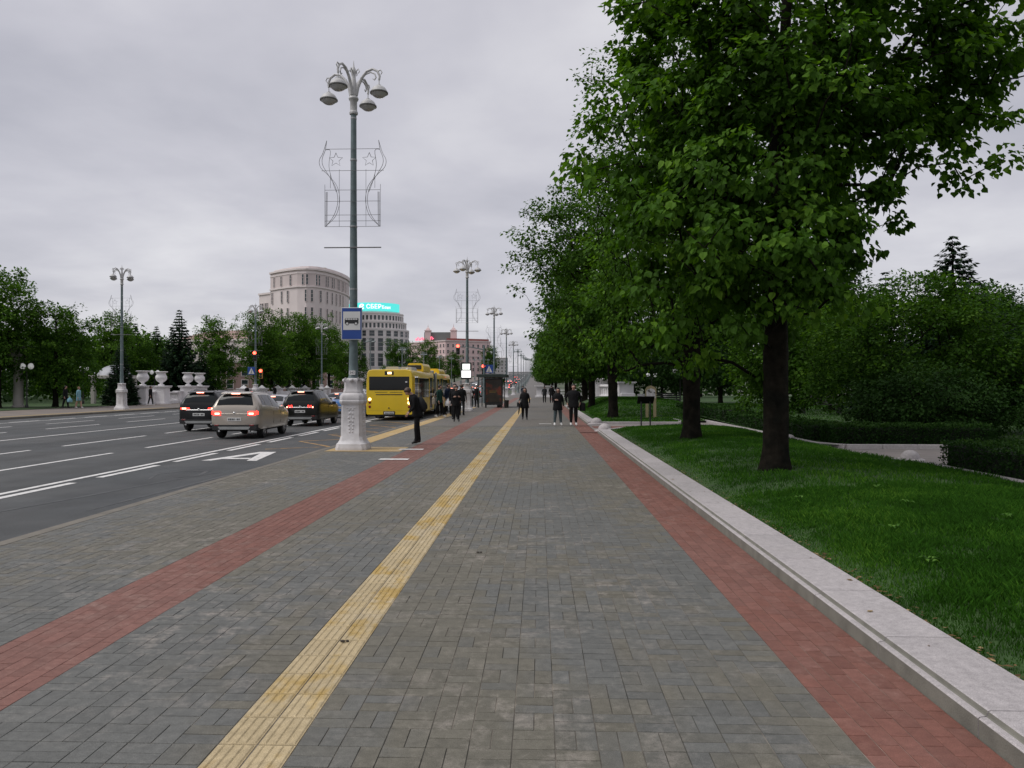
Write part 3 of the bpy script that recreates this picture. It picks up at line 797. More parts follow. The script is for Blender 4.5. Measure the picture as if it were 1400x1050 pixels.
    return b, limb, (P, A, Nn, S, rv, shape)

def tree(name, label, cat, loc, m_leaf, group=None, rz=0.0, **kw):
    t = thing(name, label, cat, loc, rz, group)
    b, limb, lf = grow_tree(**kw)
    b.build('trunk', M_bark, t, 0)
    stuff(limb.build('limbs', M_bark, t, 0))
    stuff(link('crown', leaf_mesh('crown', *lf, m_leaf), t))
    return t

# the big linden beside the pavement
tree('linden_tree', 'large leafy linden with thick dark trunk on the lawn, its crown overhanging the pavement', 'tree', (4.10, 13.5, lz1(4.1, 13.5) - .03), M_leaf, 'lindens along the lawn',
     seed=11, env=[(-.7, 0, 5.5, 2.3, 2.4, 3.1), (0.6, 0.2, 8.3, 3.2, 3.2, 4.0), (2.4, 0.0, 7.5, 2.0, 2.0, 2.1), (-1.25, -.6, 3.9, 1.65, 1.6, 1.9), (-0.2, -.9, 3.6, 1.5, 1.3, 1.5), (-1.5, .2, 7.3, 1.5, 1.5, 1.7)],
     n_cl=860, per=62, leaf=0.108, cl_r=0.34, trunk_top=10.0, trunk_r=0.208, shape=HEART, lean=(0.2, 0.1), droop=0.75, rmin=0.40, lump=0.25, branch_from=0.22)
tree('linden_tree', 'linden between the info stand and the large overhanging linden, low crown over dark trunk', 'tree', (4.22, 21.4, lz1(4.2, 21.4) - .03), M_leaf, 'lindens along the lawn',
     seed=12, env=[(-.5, 0, 5.4, 2.9, 2.7, 3.3), (0.2, 0, 8.4, 3.2, 3.0, 3.6), (-1.2, -.3, 3.5, 2.0, 2.0, 1.4), (1.3, 0, 4.6, 2.0, 2.0, 1.9)],
     n_cl=850, per=52, leaf=0.110, cl_r=0.44, trunk_top=9.0, trunk_r=0.23, shape=DIAM, droop=0.7, branch_from=0.22)
tree('linden_tree', 'tall linden on the second lawn with branches spreading toward the street', 'tree', (3.75, 39.0, lz2(3.75, 39) - .03), M_leaf2, 'lindens along the lawn',
     seed=13, env=[(-1.2, 0, 6.6, 3.4, 3.2, 3.6), (-2.8, -1.0, 8.8, 2.8, 2.4, 2.3), (0.5, 0, 9.5, 3.8, 3.4, 4.0), (-1.0, 0, 4.2, 2.8, 2.6, 1.6), (1.8, 0, 5.6, 2.4, 2.5, 2.2)],
     n_cl=620, per=50, leaf=0.16, cl_r=0.50, trunk_top=10.0, trunk_r=0.23, shape=DIAM, droop=0.6, lean=(-.3, 0), branch_from=0.2, lump=0.17)
# the row beyond: one model, copies
row = tree('linden_tree', 'linden with a leaning trunk on the second lawn before the white stone parapet', 'tree', (3.95, 66.0, .3), M_leaf2, 'lindens along the lawn',
     seed=14, env=[(-.6, 0, 5.6, 3.6, 3.4, 3.2), (0, 0, 8.8, 3.4, 3.2, 3.4), (-.5, -.3, 3.6, 3.0, 2.8, 1.4)],
     n_cl=430, per=44, leaf=0.22, cl_r=0.72, trunk_top=9.0, trunk_r=0.24, shape=DIAM, droop=0.6, lean=(-.5, 0), branch_from=0.15)
FARROW = 'one of the lindens lining the avenue beyond the bridge'
for i, (x, y, s) in enumerate([(3.6, 52.5, .94), (3.85, 96, 1.0), (3.9, 110, 1.05), (2.9, 132, 1.0), (2.6, 152, 1.0), (2.3, 174, 1.02), (2.1, 198, 1.0), (2.0, 226, 1.0), (1.9, 258, 1.05), (1.8, 300, 1.0), (1.6, 350, 1.0), (1.5, 410, 1.1), (1.5, 480, 1.1)]):
    lb = 'linden on the second lawn growing next to the leaning linden' if i == 0 else FARROW
    dup(row, (x, y, gz(y) + .2), 1.9 * i + 1, lb, 'lindens along the lawn' if i == 0 else 'far avenue lindens', s)

# park behind the lawn
def shrub(name, label, loc, m_leaf, seed, env, n_cl, per, leaf, cl_r, group=None, shape=DIAM, droop=.3, top=1.2):
    return tree(name, label, 'shrub', loc, m_leaf, group, seed=seed, env=env, n_cl=n_cl, per=per, leaf=leaf, cl_r=cl_r, trunk_top=top, trunk_r=0.09, shape=shape, droop=droop, branch_from=0.0)
shrub('spreading_shrub', 'broad leafy shrub rising behind the dark evergreen bush in the park', (12.6, 26.5, .1), M_leaf2, 31,
      [(0, 0, 3.1, 3.6, 2.6, 2.0), (-2.2, -.6, 2.4, 2.0, 1.8, 1.5), (2.6, -.4, 2.5, 2.4, 2.0, 1.5), (0.2, 0, 4.2, 2.4, 2.0, 1.2)], 520, 60, 0.115, 0.46, top=2.2)
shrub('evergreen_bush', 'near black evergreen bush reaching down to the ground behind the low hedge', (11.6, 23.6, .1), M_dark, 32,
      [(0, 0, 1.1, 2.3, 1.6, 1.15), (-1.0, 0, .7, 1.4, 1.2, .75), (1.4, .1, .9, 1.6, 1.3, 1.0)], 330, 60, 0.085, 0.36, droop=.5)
shrub('leafy_shrub', 'tall light green shrub standing beside the broad shrub, behind the large linden', (9.4, 30.5, .1), M_leaf, 33,
      [(0, 0, 3.6, 2.3, 2.0, 2.9), (.8, 0, 2.2, 1.9, 1.7, 1.7)], 320, 56, 0.13, 0.5, top=3.0)
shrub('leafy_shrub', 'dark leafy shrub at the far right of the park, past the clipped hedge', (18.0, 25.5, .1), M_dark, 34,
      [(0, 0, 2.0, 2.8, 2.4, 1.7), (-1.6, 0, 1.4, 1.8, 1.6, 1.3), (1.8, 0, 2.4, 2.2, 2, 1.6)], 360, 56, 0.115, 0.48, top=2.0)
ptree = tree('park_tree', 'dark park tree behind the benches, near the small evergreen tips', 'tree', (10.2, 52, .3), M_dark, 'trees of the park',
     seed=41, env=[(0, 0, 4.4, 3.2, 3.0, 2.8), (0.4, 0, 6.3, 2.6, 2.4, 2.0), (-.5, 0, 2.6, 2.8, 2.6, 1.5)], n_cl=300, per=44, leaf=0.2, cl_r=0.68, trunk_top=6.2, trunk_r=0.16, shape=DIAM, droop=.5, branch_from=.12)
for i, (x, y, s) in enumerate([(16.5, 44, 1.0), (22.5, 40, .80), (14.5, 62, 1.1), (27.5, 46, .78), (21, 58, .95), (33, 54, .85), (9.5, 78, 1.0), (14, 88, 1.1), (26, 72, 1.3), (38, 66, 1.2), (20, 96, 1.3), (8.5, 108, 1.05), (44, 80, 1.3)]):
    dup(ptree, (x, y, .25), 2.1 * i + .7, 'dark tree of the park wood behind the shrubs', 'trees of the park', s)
yng = tree('park_tree', 'loose pale young tree top showing over the dark shrubs at the park edge', 'tree', (21.8, 31, .2), M_leaf2, 'trees of the park',
     seed=43, env=[(0, 0, 3.6, 2.2, 2.0, 2.2), (.5, 0, 5.2, 1.5, 1.4, 1.1)], n_cl=120, per=34, leaf=0.15, cl_r=0.5, trunk_top=5.0, trunk_r=0.11, shape=DIAM, lump=.3, branch_from=.2)

# conifers: whorls of drooping boughs set with needle sprays
def conifer(name, label, loc, H, Rb, seed, group=None, sprays=26, tiers=26, rz=0.0, clear=0.05, sz=.30):
    t = thing(name, label, 'spruce', loc, rz, group); g = np.random.default_rng(seed)
    b = MB(); b.tube([(0, 0, 0), (0.02, 0, H * .5), (0, 0, H * .97)], [Rb * .075, Rb * .045, .012], 8); b.build('trunk', M_bark, t, 0)
    P, A, Nn, S = [], [], [], []; lb = MB()
    for k in range(tiers):
        f = k / (tiers - 1); z = H * (clear + (0.99 - clear) * f ** .92); L = Rb * (1 - f) ** .85 + .10
        nb = max(4, int(9 * (1 - f) + 4)); a0 = g.random() * 6.28
        for j in range(nb):
            a = a0 + 2 * math.pi * j / nb + g.normal() * .12; l = L * (.75 + .4 * g.random())
            d = np.array([math.cos(a), math.sin(a), 0.0]); sag = -.16 * l
            pts = [np.array([0, 0, z]) + d * l * u + np.array([0, 0, sag * math.sin(u * 2.2) + .14 * l * u * u]) for u in (0, .35, .7, 1.0)]
            lb.tube([tuple(p) for p in pts], [.016, .012, .008, .004], 3, caps=False)
            ns = max(6, int(2.2 * sprays * l / Rb))
            for s in range(ns):
                u = .12 + .88 * (s + g.random()) / ns; q = np.array([np.interp(u, (0, .35, .7, 1.0), [p[i] for p in pts]) for i in range(3)])
                sd = 1 if s % 2 else -1; side = np.array([-d[1], d[0], 0]) * sd
                P.append(q); A.append(d * .75 + side * (.75 * (1.15 - u)) + np.array([0, 0, -.45 + .3 * g.normal()])); Nn.append(np.array([0, 0, 1]) + g.normal(size=3) * .3); S.append(sz * (1.1 - .5 * f) * (.7 + .6 * g.random()))
    stuff(lb.build('boughs', M_bark, t, 0))
    P, A, Nn, S = map(np.array, (P, A, Nn, S))
    SP = (np.array([(0, 0, 0), (.24, .5, -.10), (0, 1.0, 0), (-.24, .5, -.10)]), np.array([(0, 1, 2, 3)]))
    stuff(link('needles', leaf_mesh('needles', P, A, Nn, S, g.random(len(P)), SP, M_needle), t)); return t
conifer('spruce_tree', 'pointed spruce standing tallest among the shrubs of the park', (17.95, 34.0, .2), 8.1, 3.0, 51, sprays=46, tiers=30, sz=.36)
conifer('spruce_tree', 'slim spruce tip just beside the tallest park spruce', (16.2, 36.5, .2), 6.9, 1.7, 52, sprays=30, tiers=24)
sp = conifer('spruce_tree', 'dark pointed spruce beyond the street, right of the white vases', (-40.2, 84.5, 0), 10.3, 2.5, 53, sprays=34, tiers=30, sz=.5)
for (x, y, s, lb) in [(-45.5, 85.0, .86, 'small spruce tip above the trees behind the white vases'), (-46.6, 92.0, .88, 'second small spruce tip above the trees behind the white vases'), (-40.8, 91.5, .6, 'short dark spruce behind the balustrade near the pale low building'), (-36.9, 66.5, .55, 'low dark spruce before the domed pavilion')]:
    dup(sp, (x, y, 0), x, lb, 'spruces beyond the street', s)

# clipped hedges
M_hedge = leaf_mat('hedge_leaf', (0.022, 0.062, 0.012), var=0.5, transl=0.2, rough=0.5, colb=(0.06, 0.125, 0.025))
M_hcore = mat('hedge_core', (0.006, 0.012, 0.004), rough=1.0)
def hedge(label, x0, x1, y0, y1, h, n, ls=.05, z=0.08):
    g = np.random.default_rng(int(n)); t = thing('clipped_hedge', label, 'hedge', ((x0 + x1) / 2, (y0 + y1) / 2, z), 0, 'clipped hedges of the park')
    W, L = x1 - x0, y1 - y0
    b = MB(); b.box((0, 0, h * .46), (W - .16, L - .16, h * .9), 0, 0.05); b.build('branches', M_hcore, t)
    u = g.random((n, 3)) - .5; f = g.random(n); at, al, aw = W * L, 2 * L * h, 2 * W * h; tot = at + al + aw
    P = np.c_[u[:, 0] * W, u[:, 1] * L, (u[:, 2] + .5) * h]; Nn = np.zeros((n, 3))
    top = f < at / tot; sl = (f >= at / tot) & (f < (at + al) / tot); sw = f >= (at + al) / tot
    dpt = (g.random(n) ** 2) * .10
    bump = .035 * np.sin(P[:, 0] * 5 + P[:, 1] * 3) + .03 * np.sin(P[:, 1] * 7.7)
    P[top, 2] = h - dpt[top] + bump[top]; Nn[top, 2] = 1
    s = np.sign(u[:, 0]); P[sl, 0] = s[sl] * (W / 2 - dpt[sl] + bump[sl]); Nn[sl, 0] = s[sl]
    s = np.sign(u[:, 1]); P[sw, 1] = s[sw] * (L / 2 - dpt[sw] + bump[sw]); Nn[sw, 1] = s[sw]
    A = Nn * .8 + g.normal(size=(n, 3)) * .6; A[:, 2] += .45; N2 = Nn * .4 + g.normal(size=(n, 3)) * .6 + np.array([0, 0, .4])
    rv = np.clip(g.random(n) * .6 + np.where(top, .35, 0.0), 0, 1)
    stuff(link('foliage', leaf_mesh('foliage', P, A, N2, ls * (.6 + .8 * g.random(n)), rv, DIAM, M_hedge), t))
hedge('clipped box hedge at the corner of the tree lawn and the park path', 8.2, 10.8, 4.5, 16.0, .50, 42000, .048)
hedge('long low clipped hedge in front of the dark evergreen bush', 8.15, 12.4, 21.4, 22.6, .52, 16000, .055)
hedge('clipped hedge running back along the park path behind the big linden trunk', 7.98, 8.9, 22.9, 33.0, .50, 15000, .06)
hedge('far clipped hedge continuing the path edge past the second linden trunk', 7.98, 9.2, 33.6, 45.0, .62, 11000, .08)

# trees across the street
FT = 'trees across the street'
ft = tree('street_tree', 'green tree across the street overhanging the stone columns', 'tree', (-41.5, 57.5, 0), M_leaf3, FT,
     seed=61, env=[(0, 0, 6.2, 3.0, 2.8, 3.0), (.3, 0, 8.4, 2.6, 2.4, 2.6), (-.3, 0, 4.6, 2.6, 2.4, 1.4)], n_cl=230, per=60, leaf=0.20, cl_r=0.62, trunk_top=9.0, trunk_r=0.2, shape=DIAM, lump=.30, branch_from=.3)
ft2 = tree('street_tree', 'dense dark tree across the street above the walking couple', 'tree', (-38.9, 60.5, 0), M_leaf2, FT,
     seed=62, env=[(0, 0, 4.2, 3.2, 2.8, 2.8), (-.4, 0, 6.6, 2.4, 2.2, 2.2), (.4, 0, 2.4, 2.8, 2.6, 1.5)], n_cl=240, per=60, leaf=0.20, cl_r=0.62, trunk_top=7.0, trunk_r=0.2, shape=DIAM, lump=.30, branch_from=.1)
for (src, x, y, s, rz, lb) in [
    (ft2, -43.6, 57.0, .95, 1.0, 'dark tree between the stone columns and the walking couple'),
    (ft, -43.2, 76.0, .86, 2.0, 'green tree behind the domed pavilion and street lamp'),
    (ft, -47.5, 74.0, .8, .4, 'paler tree behind the dense dark tree across the street'),
    (ft2, -43.4, 80.5, .9, .4, 'low tree behind the first white vases on the balustrade'),
    (ft2, -46.5, 92.0, .9, 4.4, 'tree filling the gap behind the vases and the pointed spruce'),
    (ft, -40.6, 96.0, .98, 3.4, 'tree with open crown showing its limbs by the pale low building'),
    (ft2, -40.2, 93.5, .7, 5.0, 'low bushy tree behind the balustrade pillars'),
    (ft, -37.6, 103.0, 1.12, 5.2, 'tree whose crown covers the foot of the pale rounded building, nearest the signal'),
    (ft2, -38.0, 108.0, 1.2, 1.7, 'broad low tree behind the far red traffic signal'),
    (ft, -38.6, 117.0, 1.22, .9, 'tall tree below the left side of the pale rounded building'),
    (ft, -37.3, 126.0, 1.26, 2.6, 'tall tree below the middle of the pale rounded building'),
    (ft2, -37.4, 121.0, 1.25, 3.3, 'bushy tree standing behind the queue of cars'),
    (ft, -37.8, 137.0, 1.2, 4.1, 'tall tree below the curved side of the pale rounded building'),
    (ft2, -37.5, 150.0, 1.3, 0.2, 'tree just behind the bus stop sign pole'),
    (ft2, -42.0, 232.0, 1.75, 0.2, 'tree at the foot of the round office building, toward the bus'),
    (ft, -37.0, 250.0, 1.45, 1.2, 'tree beside the round office building above the yellow bus roof'),
    (ft2, -34.5, 262.0, 1.2, 2.2, 'rounded tree in front of the pink building, left of the stop display'),
    (ft2, -32.6, 240.0, 1.0, 2.9, 'small rounded tree in front of the pink building'),
    (ft2, -29.8, 466.0, 2.1, 2.0, 'dark tree at the right end of the pink building'),
    (ft2, -36.5, 330.0, 1.5, 1.3, 'tree along the far side of the avenue beyond the signals')]:
    dup(src, (x, y, gz(y)), rz, lb, FT, s)

# woods that read as one mass at the back of both parks
def wood(label_name, x0, x1, y0, y1, h, n, ls, seed, m_):
    g = np.random.default_rng(seed)
    P = np.c_[x0 + (x1 - x0) * g.random(n), y0 + (y1 - y0) * g.random(n), np.zeros(n)]
    top = h * (.55 + .5 * hash_noise(P[:, 0], P[:, 1] * .2, .21, seed) + .22 * hash_noise(P[:, 0], P[:, 1], .8, seed + 1))
    P[:, 2] = top * g.random(n) ** .75
    A = g.normal(size=(n, 3)); A[:, 2] -= .5; Nn = g.normal(size=(n, 3)) * .5 + np.array([0, 0, .8])
    stuff(link(label_name, leaf_mesh(label_name, P, A, Nn, ls * (.6 + .8 * g.random(n)), np.clip(.6 * g.random(n) + .4 * hash_noise(P[:, 0], P[:, 2], .5, 4), 0, 1), DIAM, m_)))
wood('park_wood', 5.5, 130, 112, 126, 9.0, 26000, .75, 71, M_dark)
wood('park_wood', 40, 75, 30, 100, 9.0, 14000, .6, 72, M_dark)
wood('street_wood', -150, -50, 96, 112, 8.5, 22000, .65, 73, M_leaf2)
wood('street_wood', -75, -52, 40, 96, 7.5, 16000, .55, 74, M_dark)
# ------------------------------------------------------------------ street lamps
M_ped = mat('pedestal_stone', (0.60, 0.585, 0.59), rough=0.8, var=0.10, vscale=5, bump=0.45, bscale=55, col2=(0.51, 0.49, 0.49), c2scale=2.0)
M_pole = mat('pole_paint', (0.105, 0.145, 0.15), rough=0.5, var=0.18, vscale=6, col2=(0.13, 0.165, 0.165), c2scale=5.0, c2lo=.55, c2hi=.66, bump=.1)
M_lampwhite = mat('lamp_white', (0.47, 0.465, 0.46), rough=0.5, var=0.12, vscale=8)
M_rim = mat('lamp_rim', (0.10, 0.10, 0.095), rough=0.5)
M_bowl = mat('lamp_bowl', (0.52, 0.52, 0.53), rough=0.15, var=.05)
M_wire = mat('garland_wire', (0.16, 0.16, 0.165), rough=0.6, var=.05)
M_steel = mat('band_steel', (0.30, 0.31, 0.31), rough=0.45, metal=.5)
M_black = mat('black_metal', (0.014, 0.015, 0.015), rough=0.45, var=.15)
def oct_ring(hx, hy, z, c):
    return [(-hx + c, -hy, z), (hx - c, -hy, z), (hx, -hy + c, z), (hx, hy - c, z), (hx - c, hy, z), (-hx + c, hy, z), (-hx, hy - c, z), (-hx, -hy + c, z)]
def street_lamp(label, loc, group, decor=True, detail=True, rz=0.0):
    t = thing('street_lamp', label, 'street lamp', loc, rz, group)
    b = MB()
    def stack(pr): b.loft([oct_ring(h * .91, h * .91, z, h * .91 * c) for h, z, c in pr])
    stack([(.45, 0, .22), (.45, .07, .22), (.435, .10, .22), (.43, .16, .24), (.385, .20, .24), (.345, .27, .24), (.33, .34, .24), (.315, .36, .24), (.30, 1.18, .24), (.31, 1.20, .24)])
    stack([(.31, 1.20, .24), (.335, 1.23, .26), (.355, 1.27, .28), (.36, 1.30, .3), (.345, 1.32, .3), (.35, 1.36, .3), (.345, 1.43, .3), (.31, 1.48, .3), (.26, 1.52, .3), (.265, 1.55, .3)])
    stack([(.265, 1.55, .3), (.25, 1.58, .3), (.235, 1.66, .3), (.235, 1.80, .3), (.25, 1.84, .3), (.24, 1.88, .3), (.17, 1.91, .3)])
    pd = b.build('pedestal', M_ped, t, 35)
    if detail:
        r = MB()
        for a in range(4):                                   # carved garland on the four sides, small volutes at the top
            M_ = Matrix.Rotation(a * math.pi / 2, 3, 'Z')
            for zc, s in ((1.08, .055), (.97, .04), (.86, .07), (.76, .045), (.66, .06), (.57, .05), (.48, .04)):
                for sg in (-1, 1):
                    p = M_ @ Vector((sg * s * .9, -.270, zc)); r.sph(tuple(p), (.035, .035, .03), 6, 4)
                p = M_ @ Vector((0, -.270, zc + .03)); r.sph(tuple(p), (.022, .022, .04), 6, 4)
            p0, p1 = M_ @ Vector((-.12, -.275, 1.13)), M_ @ Vector((.12, -.275, 1.13)); r.cyl(tuple(p0), tuple(p1), .016, None, 5)
            p = M_ @ Vector((0, -.25, 1.85)); r.sph(tuple(p), (.06, .06, .05), 8, 5)
            for sg in (-1, 1):
                p = M_ @ Vector((sg * .17, -.17, 1.86)); r.sph(tuple(p), (.05, .05, .07), 8, 5)
        stuff(r.build('relief', M_ped, pd, 40))
    b = MB(); b.lathe([(.15, 1.89), (.15, 1.93), (.128, 1.96), (.122, 2.3), (.108, 3.0), (.104, 4.3), (.098, 5.4), (.086, 6.5), (.076, 9.0)], 16)
    pl = b.build('pole', M_pole, t, 40)
    for z, r_ in ((3.28, .115), (4.3, .108), (5.98, .102), (7.78, .092), (8.9, .083)):
        b = MB(); b.lathe([(r_ - .012, z - .03), (r_, z - .02), (r_, z + .02), (r_ - .012, z + .03)], 12)
        b.build('clamp_band', M_steel, pl, 40)
    b = MB(); b.lathe([(.076, 9.0), (.11, 9.01), (.12, 9.05), (.105, 9.09), (.095, 9.10), (.095, 9.36), (.12, 9.39), (.135, 9.43), (.12, 9.47), (.10, 9.50), (.115, 9.56), (.10, 9.75), (.06, 9.95), (.05, 10.1), (.07, 10.16), (.06, 10.22), (.02, 10.3), (.005, 10.46)], 14)
    b.build('collar', M_lampwhite, t, 40)
    for k in range(4):
        a = R(-17) + k * math.pi / 2; ca, sa = math.cos(a), math.sin(a)
        def q(r_, z): return (r_ * ca, r_ * sa, z)
        arm = MB()
        arm.tube([q(.08, 9.52), q(.13, 9.72), q(.24, 9.95), q(.40, 10.12), q(.58, 10.16), q(.72, 10.08), q(.79, 9.94), q(.77, 9.84)], [.05, .045, .04, .036, .034, .032, .03, .03], 7)
        arm.tube([q(.09, 9.70), q(.2, 9.90), q(.36, 10.04), q(.52, 10.08), q(.64, 10.02), q(.68, 9.92), q(.63, 9.86), q(.58, 9.90)], [.02] * 7 + [.012], 5)
        arm.tube([q(.72, 10.08), q(.82, 10.10), q(.86, 10.03), q(.82, 9.98)], [.02, .018, .015, .012], 5)
        arm.tube([q(.02, 9.95), q(.06, 10.15), q(.14, 10.22), q(.18, 10.14), q(.13, 10.10)], [.022, .02, .018, .015, .01], 5)
        arm.cyl(q(.77, 9.86), q(.77, 9.68), .014, None, 6)
        ar = arm.build('lamp_arm', M_lampwhite, t, 40)
        sh = MB(); sh.lathe([(.02, .20), (.05, .19), (.055, .16), (.11, .145), (.17, .10), (.21, .04), (.23, -.02)], 18, (0, 0, 0)); 
        s_ = sh.build('lamp_shade', M_lampwhite, ar, 50, q(.77, 9.52))
        rm = MB(); rm.lathe([(.228, -.045), (.242, -.04), (.242, -.01), (.228, -.005)], 18); rm.build('rim', M_rim, ar, 50, q(.77, 9.52))
        bw = MB(); bw.lathe([(.225, -.04), (.21, -.05), (.17, -.095), (.11, -.135), (.04, -.155), (.005, -.158)], 16); bw.build('glass_bowl', M_bowl, ar, 50, q(.77, 9.52))
    if decor:
        d = MB(); W = .0075
        def cur(pts, w_=W):
            P = [Vector((x, -.11, z)) for x, z in pts]; out_ = []
            for i in range(len(P) - 1):
                p0, p1, p2, p3 = P[max(i - 1, 0)], P[i], P[i + 1], P[min(i + 2, len(P) - 1)]
                for s in range(4):
                    u = s / 4; out_.append(.5 * ((2 * p1) + (-p0 + p2) * u + (2 * p0 - 5 * p1 + 4 * p2 - p3) * u * u + (-p0 + 3 * p1 - 3 * p2 + p3) * u ** 3))
            out_.append(P[-1]); d.tube([tuple(p) for p in out_], w_, 4)
        for s in (-1, 1):
            def L(*pts): cur([(s * x, z) for x, z in pts])
            def S(a_, c_): d.tube([(s * a_[0], -.11, a_[1]), (s * c_[0], -.11, c_[1])], W * .8, 4)
            L((.74, 5.97), (.46, 6.25), (.35, 6.65), (.42, 7.05), (.66, 7.35), (.86, 7.55), (.90, 7.75), (.80, 7.95), (.70, 8.28))
            L((.72, 5.98), (.50, 6.28), (.40, 6.65), (.46, 7.02), (.62, 7.30), (.80, 7.60), (.82, 7.80), (.74, 8.02), (.70, 8.28))
            L((.74, 8.03), (.60, 8.0), (.64, 7.6), (.55, 7.2), (.44, 6.9))
            S((.36, 7.5), (.36, 5.97)); S((.75, 7.1), (.75, 5.97)); S((.60, 7.4), (.6, 7.0))
            for k in range(3): S((.68 + .02 * k, 6.9), (.69 + .02 * k, 5.98))
            st = []
            for i in range(11):
                a = math.pi / 2 + i * math.pi / 5; rr = .19 if i % 2 == 0 else .085
                st.append((s * (.45 + rr * math.cos(a)), -.11, 7.76 + rr * math.sin(a)))
            d.tube(st, W, 4)
        for z, x in ((8.05, .72), (7.47, .84), (6.95, .75), (6.65, .74), (6.28, .75), (6.12, .75), (5.97, .75)):
            d.tube([(-x, -.11, z), (x, -.11, z)], W * .9, 4)
        d.build('garland_frame', M_wire, t)
        bar = MB(); bar.cyl((-.77, -.1, 5.41), (.77, -.1, 5.41), .016, None, 6); bar.build('banner_bar', M_wire, t)
    return t
lamp1 = street_lamp('tall street lamp on pale stone pedestal carrying the blue bus stop sign', (-4.99, 20.50, 0.006), 'street lamps of the avenue')
NEARROW = 'receding street lamps along the near pavement beyond the display board'
lamp_b = dup(lamp1, (-4.86, 51.8, 0.006), 0, 'tall street lamp rising behind the black display board with two screens')
for k in range(2, 15):
    y = 20.55 + 31.2 * k
    if k < 5: dup(lamp1, (-4.86, y, gz(y) + .004), 0, 'street lamp of the row receding beyond the bus shelter', NEARROW)
lamp_f = dup(lamp1, (-30.1, 54.4, 0.0), 0, 'street lamp across the street beside the white vases', 'street lamps of the avenue')
dup(lamp1, (-29.7, 79.5, 0.0), 0, 'street lamp across the street carrying the red traffic signal', 'street lamps of the avenue')
dup(lamp1, (-29.4, 103.0, 0.0), 0, 'street lamp across the street behind the queue of cars', 'street lamps of the avenue')
# lamps too far to show their parts
def far_lamp(loc, label, group):
    b = MB(); b.lathe([(.42, 0), (.32, .3), (.3, 1.2), (.35, 1.35), (.24, 1.6), (.2, 1.9), (.12, 1.95), (.1, 5), (.08, 9.0), (.12, 9.3), (.06, 10.0), (.01, 10.4)], 8, mi=0)
    for k in range(4):
        a = R(-17) + k * math.pi / 2; ca, sa = math.cos(a), math.sin(a)
        b.tube([(.08 * ca, .08 * sa, 9.5), (.3 * ca, .3 * sa, 10.0), (.58 * ca, .58 * sa, 10.15), (.77 * ca, .77 * sa, 9.9), (.77 * ca, .77 * sa, 9.7)], .035, 4, 0)
        b.lathe([(.03, .2), (.16, .12), (.24, -.03), (.15, -.1), (.01, -.15)], 8, (.77 * ca, .77 * sa, 9.52))
    for s in (-1, 1):
        b.tube([(s * .75, -.1, 5.97), (s * .36, -.1, 6.65), (s * .88, -.1, 7.6), (s * .7, -.1, 8.28)], .008, 3)
    o = b.build('street_lamp', mat('far_lamp_paint', (0.19, 0.22, 0.22), rough=.6), None, 40, loc); tag(o, label, 'street lamp', group); return o
fl = None
for k in range(5, 16):
    y = 20.55 + 31.2 * k
    if fl is None: fl = far_lamp((-4.86, y, gz(y)), 'far street lamp of the row climbing the hill', 'far street lamps on the hill')
    else:
        c = fl.copy(); COL.objects.link(c); c.location = (-4.86, y, gz(y))
for k in range(13):
    y = 134 + 31.2 * k
    c = fl.copy(); COL.objects.link(c); c.location = (-29.6, y, gz(y)); c['label'] = 'far street lamp on the opposite side of the avenue'; c['group'] = 'far lamps across the avenue'

# ------------------------------------------------------------------ bus stop sign on the lamp
M_blue = mat('sign_blue', (0.012, 0.055, 0.26), rough=0.4, var=.06)
M_signwhite = mat('sign_white', (0.62, 0.62, 0.61), rough=0.45, var=.06)
M_red_ink = mat('sign_red', (0.42, 0.02, 0.02), rough=.5)
sg = thing('bus_stop_sign', 'blue bus stop sign with a black bus pictogram on the lamp pole', 'sign', (-4.99, 20.32, 2.94))
b = MB(); b.box((0, 0, .43), (.56, .02, .86), 0, .006); b.build('border', M_signwhite, sg)
b = MB(); b.box((0, -.013, .43), (.525, .008, .825)); b.build('panel', M_blue, sg)
b = MB(); b.box((0, -.019, .505), (.46, .005, .49)); b.build('white_field', M_signwhite, sg)
b = MB(); yb = -.024
def flat(poly): b.add([(x, yb, z) for x, z in poly], [tuple(range(len(poly)))])
flat([(-.19, .43), (.18, .43), (.18, .52), (.185, .55), (.175, .575), (-.17, .575), (-.185, .55)])
for k in range(6): pass
for cx in (-.12, .115):
    b.add([(cx + .048 * math.cos(a), yb - .001, .43 + .048 * math.sin(a)) for a in [i * math.pi / 8 for i in range(16)]], [tuple(range(16))])
b.build('bus_pictogram', M_black, sg)
b = MB(); yb = -.026
for k in range(5): flat([(-.165 + .066 * k, .53), (-.112 + .066 * k, .53), (-.112 + .066 * k, .566), (-.165 + .066 * k, .566)])
for cx in (-.12, .115): b.add([(cx + .030 * math.cos(a), yb, .43 + .030 * math.sin(a)) for a in [i * math.pi / 6 for i in range(12)]], [tuple(range(12))])
b.build('pictogram_windows', M_signwhite, sg)
b = MB(); b.box((0, .04, .2), (.05, .07, .04)); b.box((0, .04, .66), (.05, .07, .04)); b.build('bracket', M_steel, sg)
def put_text(txt, size, loc, m, parent, name='lettering', rz=0.0):
    me = text_mesh(txt, size); me.transform(Matrix.Rotation(math.pi / 2, 4, 'X')); me.materials.clear(); me.materials.append(m)
    return link(name, me, parent, loc, rz)
npl = thing('number_plate', 'small white number plate on the lamp pole above the pedestal', 'plate', (-4.99, 20.35, 2.0))
b = MB(); b.box((0, 0, .06), (.17, .008, .11), 0, .002); b.build('plate', M_signwhite, npl)
put_text('343', .095, (0, -.006, .06), M_black, npl)

